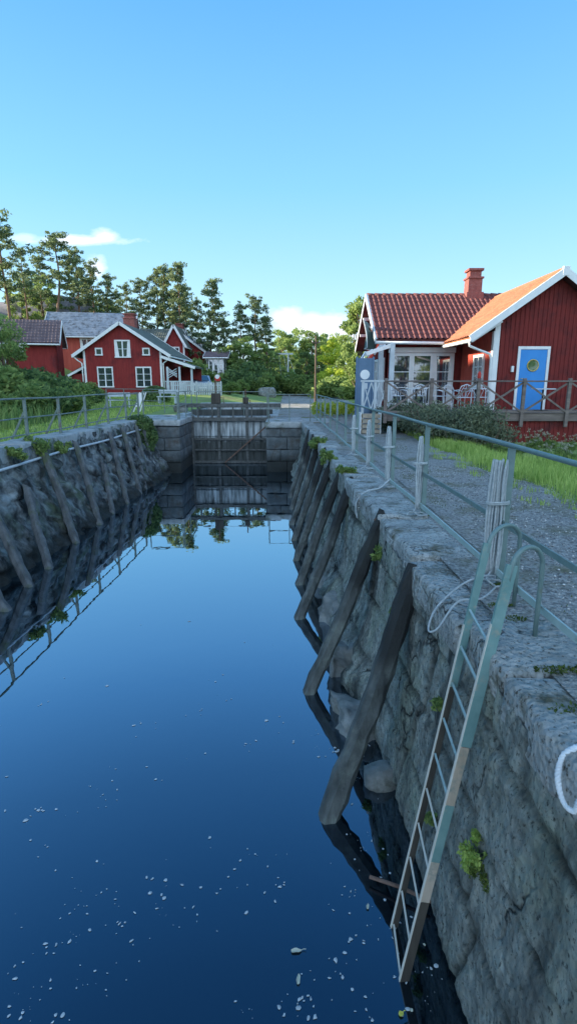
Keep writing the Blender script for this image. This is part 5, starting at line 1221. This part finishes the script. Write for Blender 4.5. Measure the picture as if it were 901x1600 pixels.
# wild flowers by the terrace skirting
fl = thing('flowering_weed', 'f', 'plant'); rg = random.Random(9); mb = MB(); cl = []; hd_ = []
for k in range(16):
    a, b = rg.uniform(-.22,.22), rg.uniform(-.22,.22); h = rg.uniform(.4, .72); mb.tube([(a*.4,b*.4,0),(a*.8,b*.8,h*.6),(a*1.3,b*1.3,h)], .006, 4); hd_.append(((a*1.3,b*1.3,h), (.055,.055,.035), 22)); cl.append(((a*.8,b*.8,h*.35), (.15,.15,.2), 34))
mb.build('stems', M['leaves_dark'], fl); leaf_cloud('leaves', M['leaves'], cl, .05, fl, 3); leaf_cloud('flower_heads', M['flower'], hd_, .018, fl, 4)
for i, (px, py_, D) in enumerate([(765,672,14.6),(785,678,14.2),(805,690,13.6),(828,688,14.4),(850,700,13.2),(872,702,13.6),(893,715,12.4),(836,672,15.6),(862,678,15.4),(890,684,15.0)]):
    p = at(px, py_, D); lab = ['pale flowering weed at the right tip of the hedge', 'pale flowering weed, second from the hedge tip', 'pale flowering weed under the terrace post left of the blue door', 'pale flowering weed below the blue door, near row', 'pale flowering weed below the right edge of the blue door', 'pale flowering weed near the second terrace post, front row',
        'pale flowering weed at the right edge, nearest the camera', 'pale flowering weed against the red skirting below the door', 'pale flowering weed against the red skirting right of the door', 'pale flowering weed against the red skirting at the right edge'][i]
    plant(fl, lab, p.x, D, rg.uniform(.6, .85), group='flowering weeds along the terrace')
# weeds on the walls
def weed(name, label, loc, r, n, m, leaf=.03, seed=1, cat='plant', stems=8):
    t = thing(name, label, cat, loc); rg = random.Random(seed); mb = MB(); cl = []
    for k in range(stems):
        d = Vector((rg.uniform(-1,1), rg.uniform(-1,1), rg.uniform(-.3,.9)))*r; mb.tube([(0,0,0), d*.5+Vector((0,0,.03)), d], .003, 4); cl.append((tuple(d*.7), (r*.38,)*3, n//stems))
    mb.build('stems', M['leaves_dark'], t); leaf_cloud('leaves', M[m], cl, leaf, t, seed, shell=.1); return t
WD = [('fern-like weed spilling over the head of a left timber fender', (-5.95, 12.9, .0), .42, 900, 'leaves', .05),
      ('green tuft in a wall joint right of the ladder foot', (wall_x(2.62,-1.10)-.02, 2.62, -1.10), .135, 1700, 'grass_blades', .015),
      ('brownish moss clump just right of the green tuft beside the ladder foot', (wall_x(2.50,-1.16)-.01, 2.50, -1.14), .09, 500, 'moss', .012),
      ('small weed on the wall behind the middle of the ladder', (wall_x(3.55,-.72)-.02, 3.55, -.74), .08, 150, 'leaves', .03),
      ('small weed low on the wall beneath the ladder rungs', (wall_x(3.3,-1.45)-.02, 3.25, -1.45), .06, 120, 'leaves', .02),
      ('weed sprouting beside the head of the nearest timber fender', (wall_x(5.0,-.62)-.02, 5.0, -.66), .10, 220, 'leaves', .03),
      ('yellowish weed under the coping behind the second timber fender', (wall_x(6.0,-.30)-.02, 6.0, -.36), .13, 320, 'leaves', .03),
      ('weed growing over the head of the third timber fender', (1.0, 9.6, -.03), .20, 420, 'leaves', .04),
      ('weed growing under the coping in the crowded fender row', (.88, 11.4, .0), .22, 420, 'leaves', .04),
      ('weed growing under the coping near the right gate pier', (.78, 14.6, -.02), .26, 420, 'leaves', .05),
      ('weed on the left wall between two long fenders', (-5.85, 14.1, -.1), .26, 420, 'leaves', .05),
      ('weed at the coping of the left wall near its near end', (-5.95, 11.9, .0), .25, 420, 'leaves', .05)]
for i, (l, p, r, n, m, lf2) in enumerate(WD): weed('wall_weed', l, p, r, n, m, lf2, i+3)
# moss in the seams of the coping
mcl = []
for (x0, y0, n) in ((1.45,2.72,120),(1.62,2.72,160),(1.35,2.35,50),(1.5,3.38,60),(1.66,4.0,120),(1.6,6.3,80),(1.5,3.62,50),(1.35,2.1,40)):
    mcl.append(((x0, y0, .02), (.10,.05,.012), n))
tag(leaf_cloud('moss', M['moss'], mcl, .012, None, 6), 'green moss in the seams of the nearest coping slabs', 'moss', kind='stuff')

# ------------------------------------------------------------------ floating bits
rg = random.Random(77); mb = MB()
def fleck(cx, cy, r, n=7, z=.004):
    vs = []
    el = rg.uniform(.45, 1); an = rg.uniform(0, 3.14)
    for k in range(n):
        a = 2*math.pi*k/n; q = r*rg.uniform(.55, 1.2); x, y = q*math.cos(a), q*math.sin(a)*el
        vs.append((cx+x*math.cos(an)-y*math.sin(an), cy+x*math.sin(an)+y*math.cos(an), ZW+z))
    mb.add([(cx, cy, ZW+z+r*.25)]+vs, [(0, 1+k, 1+(k+1) % n) for k in range(n)])
cnt = 0
while cnt < 280:
    py_ = 930+670*rg.random()**.55; px = rg.uniform(0, 690)
    tan = math.tan(math.atan((py_-800)/F)+TH); D = (HC-ZW)/tan; p = at(px, py_, D)
    if p.x > wall_x(D, -2.0)-.05: continue
    if mn.noise(Vector((p.x*1.1, p.y*1.1, 0)))+.30*rg.random() < .17: continue
    r = rg.choice([.004,.005,.007,.009,.012,.016])*(1 if rg.random() > .07 else 1.6)
    fleck(p.x, p.y, r); cnt += 1
    if rg.random() < .12:
        for q in range(rg.randint(2, 5)): fleck(p.x+rg.gauss(0,.035), p.y+rg.gauss(0,.035), r*.6)
tag(mb.build('foam_flecks', M['foam']), 'white foam and pollen flecks scattered on the water', 'foam', kind='stuff')
def onwater(px, py_):
    tan = math.tan(math.atan((py_-800)/F)+TH); D = (HC-ZW)/tan; return at(px, py_, D)
def leafthing(label, px, py_, L_, W_, m, rz, name='fallen_leaf', stalk=True):
    p = onwater(px, py_); t = thing(name, label, 'leaf', (p.x, p.y, ZW+.005), rz); n = 14; vs = []
    for k in range(n):
        a = 2*math.pi*k/n; vs.append((L_*math.cos(a)*(1+.12*math.cos(3*a)), W_*math.sin(a)*(1+.2*math.sin(5*a)), .003+.006*abs(math.sin(a))))
    o = MB(); o.add([(0,0,.004)]+vs, [(0, 1+k, 1+(k+1) % n) for k in range(n)]); b = o.build('blade', m, t); sd = b.modifiers.new('thickness', 'SOLIDIFY'); sd.thickness = .0012
    if stalk: MB().tube([(L_*.9,0,.004),(L_*1.5,.008,.006),(L_*1.9,.003,.008)], .0022, 5).build('stalk', m, t)
leafthing('pale elongated leaf with a stalk floating near the bottom of the frame', 462, 1487, .035, .014, M['leaf_pale'], .05)
leafthing('ragged pinkish leaf scrap floating below the pale elongated leaf', 466, 1532, .032, .011, M['leaf_pale'], 1.45, stalk=False)
leafthing('yellow leaf floating at the bottom beside the ladder reflection', 626, 1586, .016, .014, M['leaf_yellow'], .4)
leafthing('pale leaf floating right of the yellow leaf', 642, 1580, .010, .009, M['leaf_pale'], 1.4, stalk=False)
leafthing('pale leaf floating behind the ladder between wall and rungs', 662, 1478, .010, .007, M['leaf_pale'], 2, stalk=False)
leafthing('pale crumpled leaf touching the ladder foot', 634, 1522, .014, .012, M['leaf_pale'], .2, stalk=False)
leafthing('pinkish curled leaf left of the ladder on the fender reflection', 574, 1418, .022, .009, M['leaf_pale'], 1.3, stalk=False)

# far forest closing the view
rg = np.random.default_rng(2); cl = []
for k in range(260):
    a = -1.25+2.5*rg.random(); D = 120+50*rg.random(); x, y = D*math.sin(a), D*math.cos(a)
    if y < 70: continue
    cl.append(((x, y, T(x, y)+2.2+2.6*rg.random()), (4.5, 4.5, 3.2), 110))
o = leaf_cloud('far_forest', M['leaves_dark'], cl, .55, None, 4); tag(o, 'distant dark tree line beyond the bridge and houses', 'forest', kind='stuff')
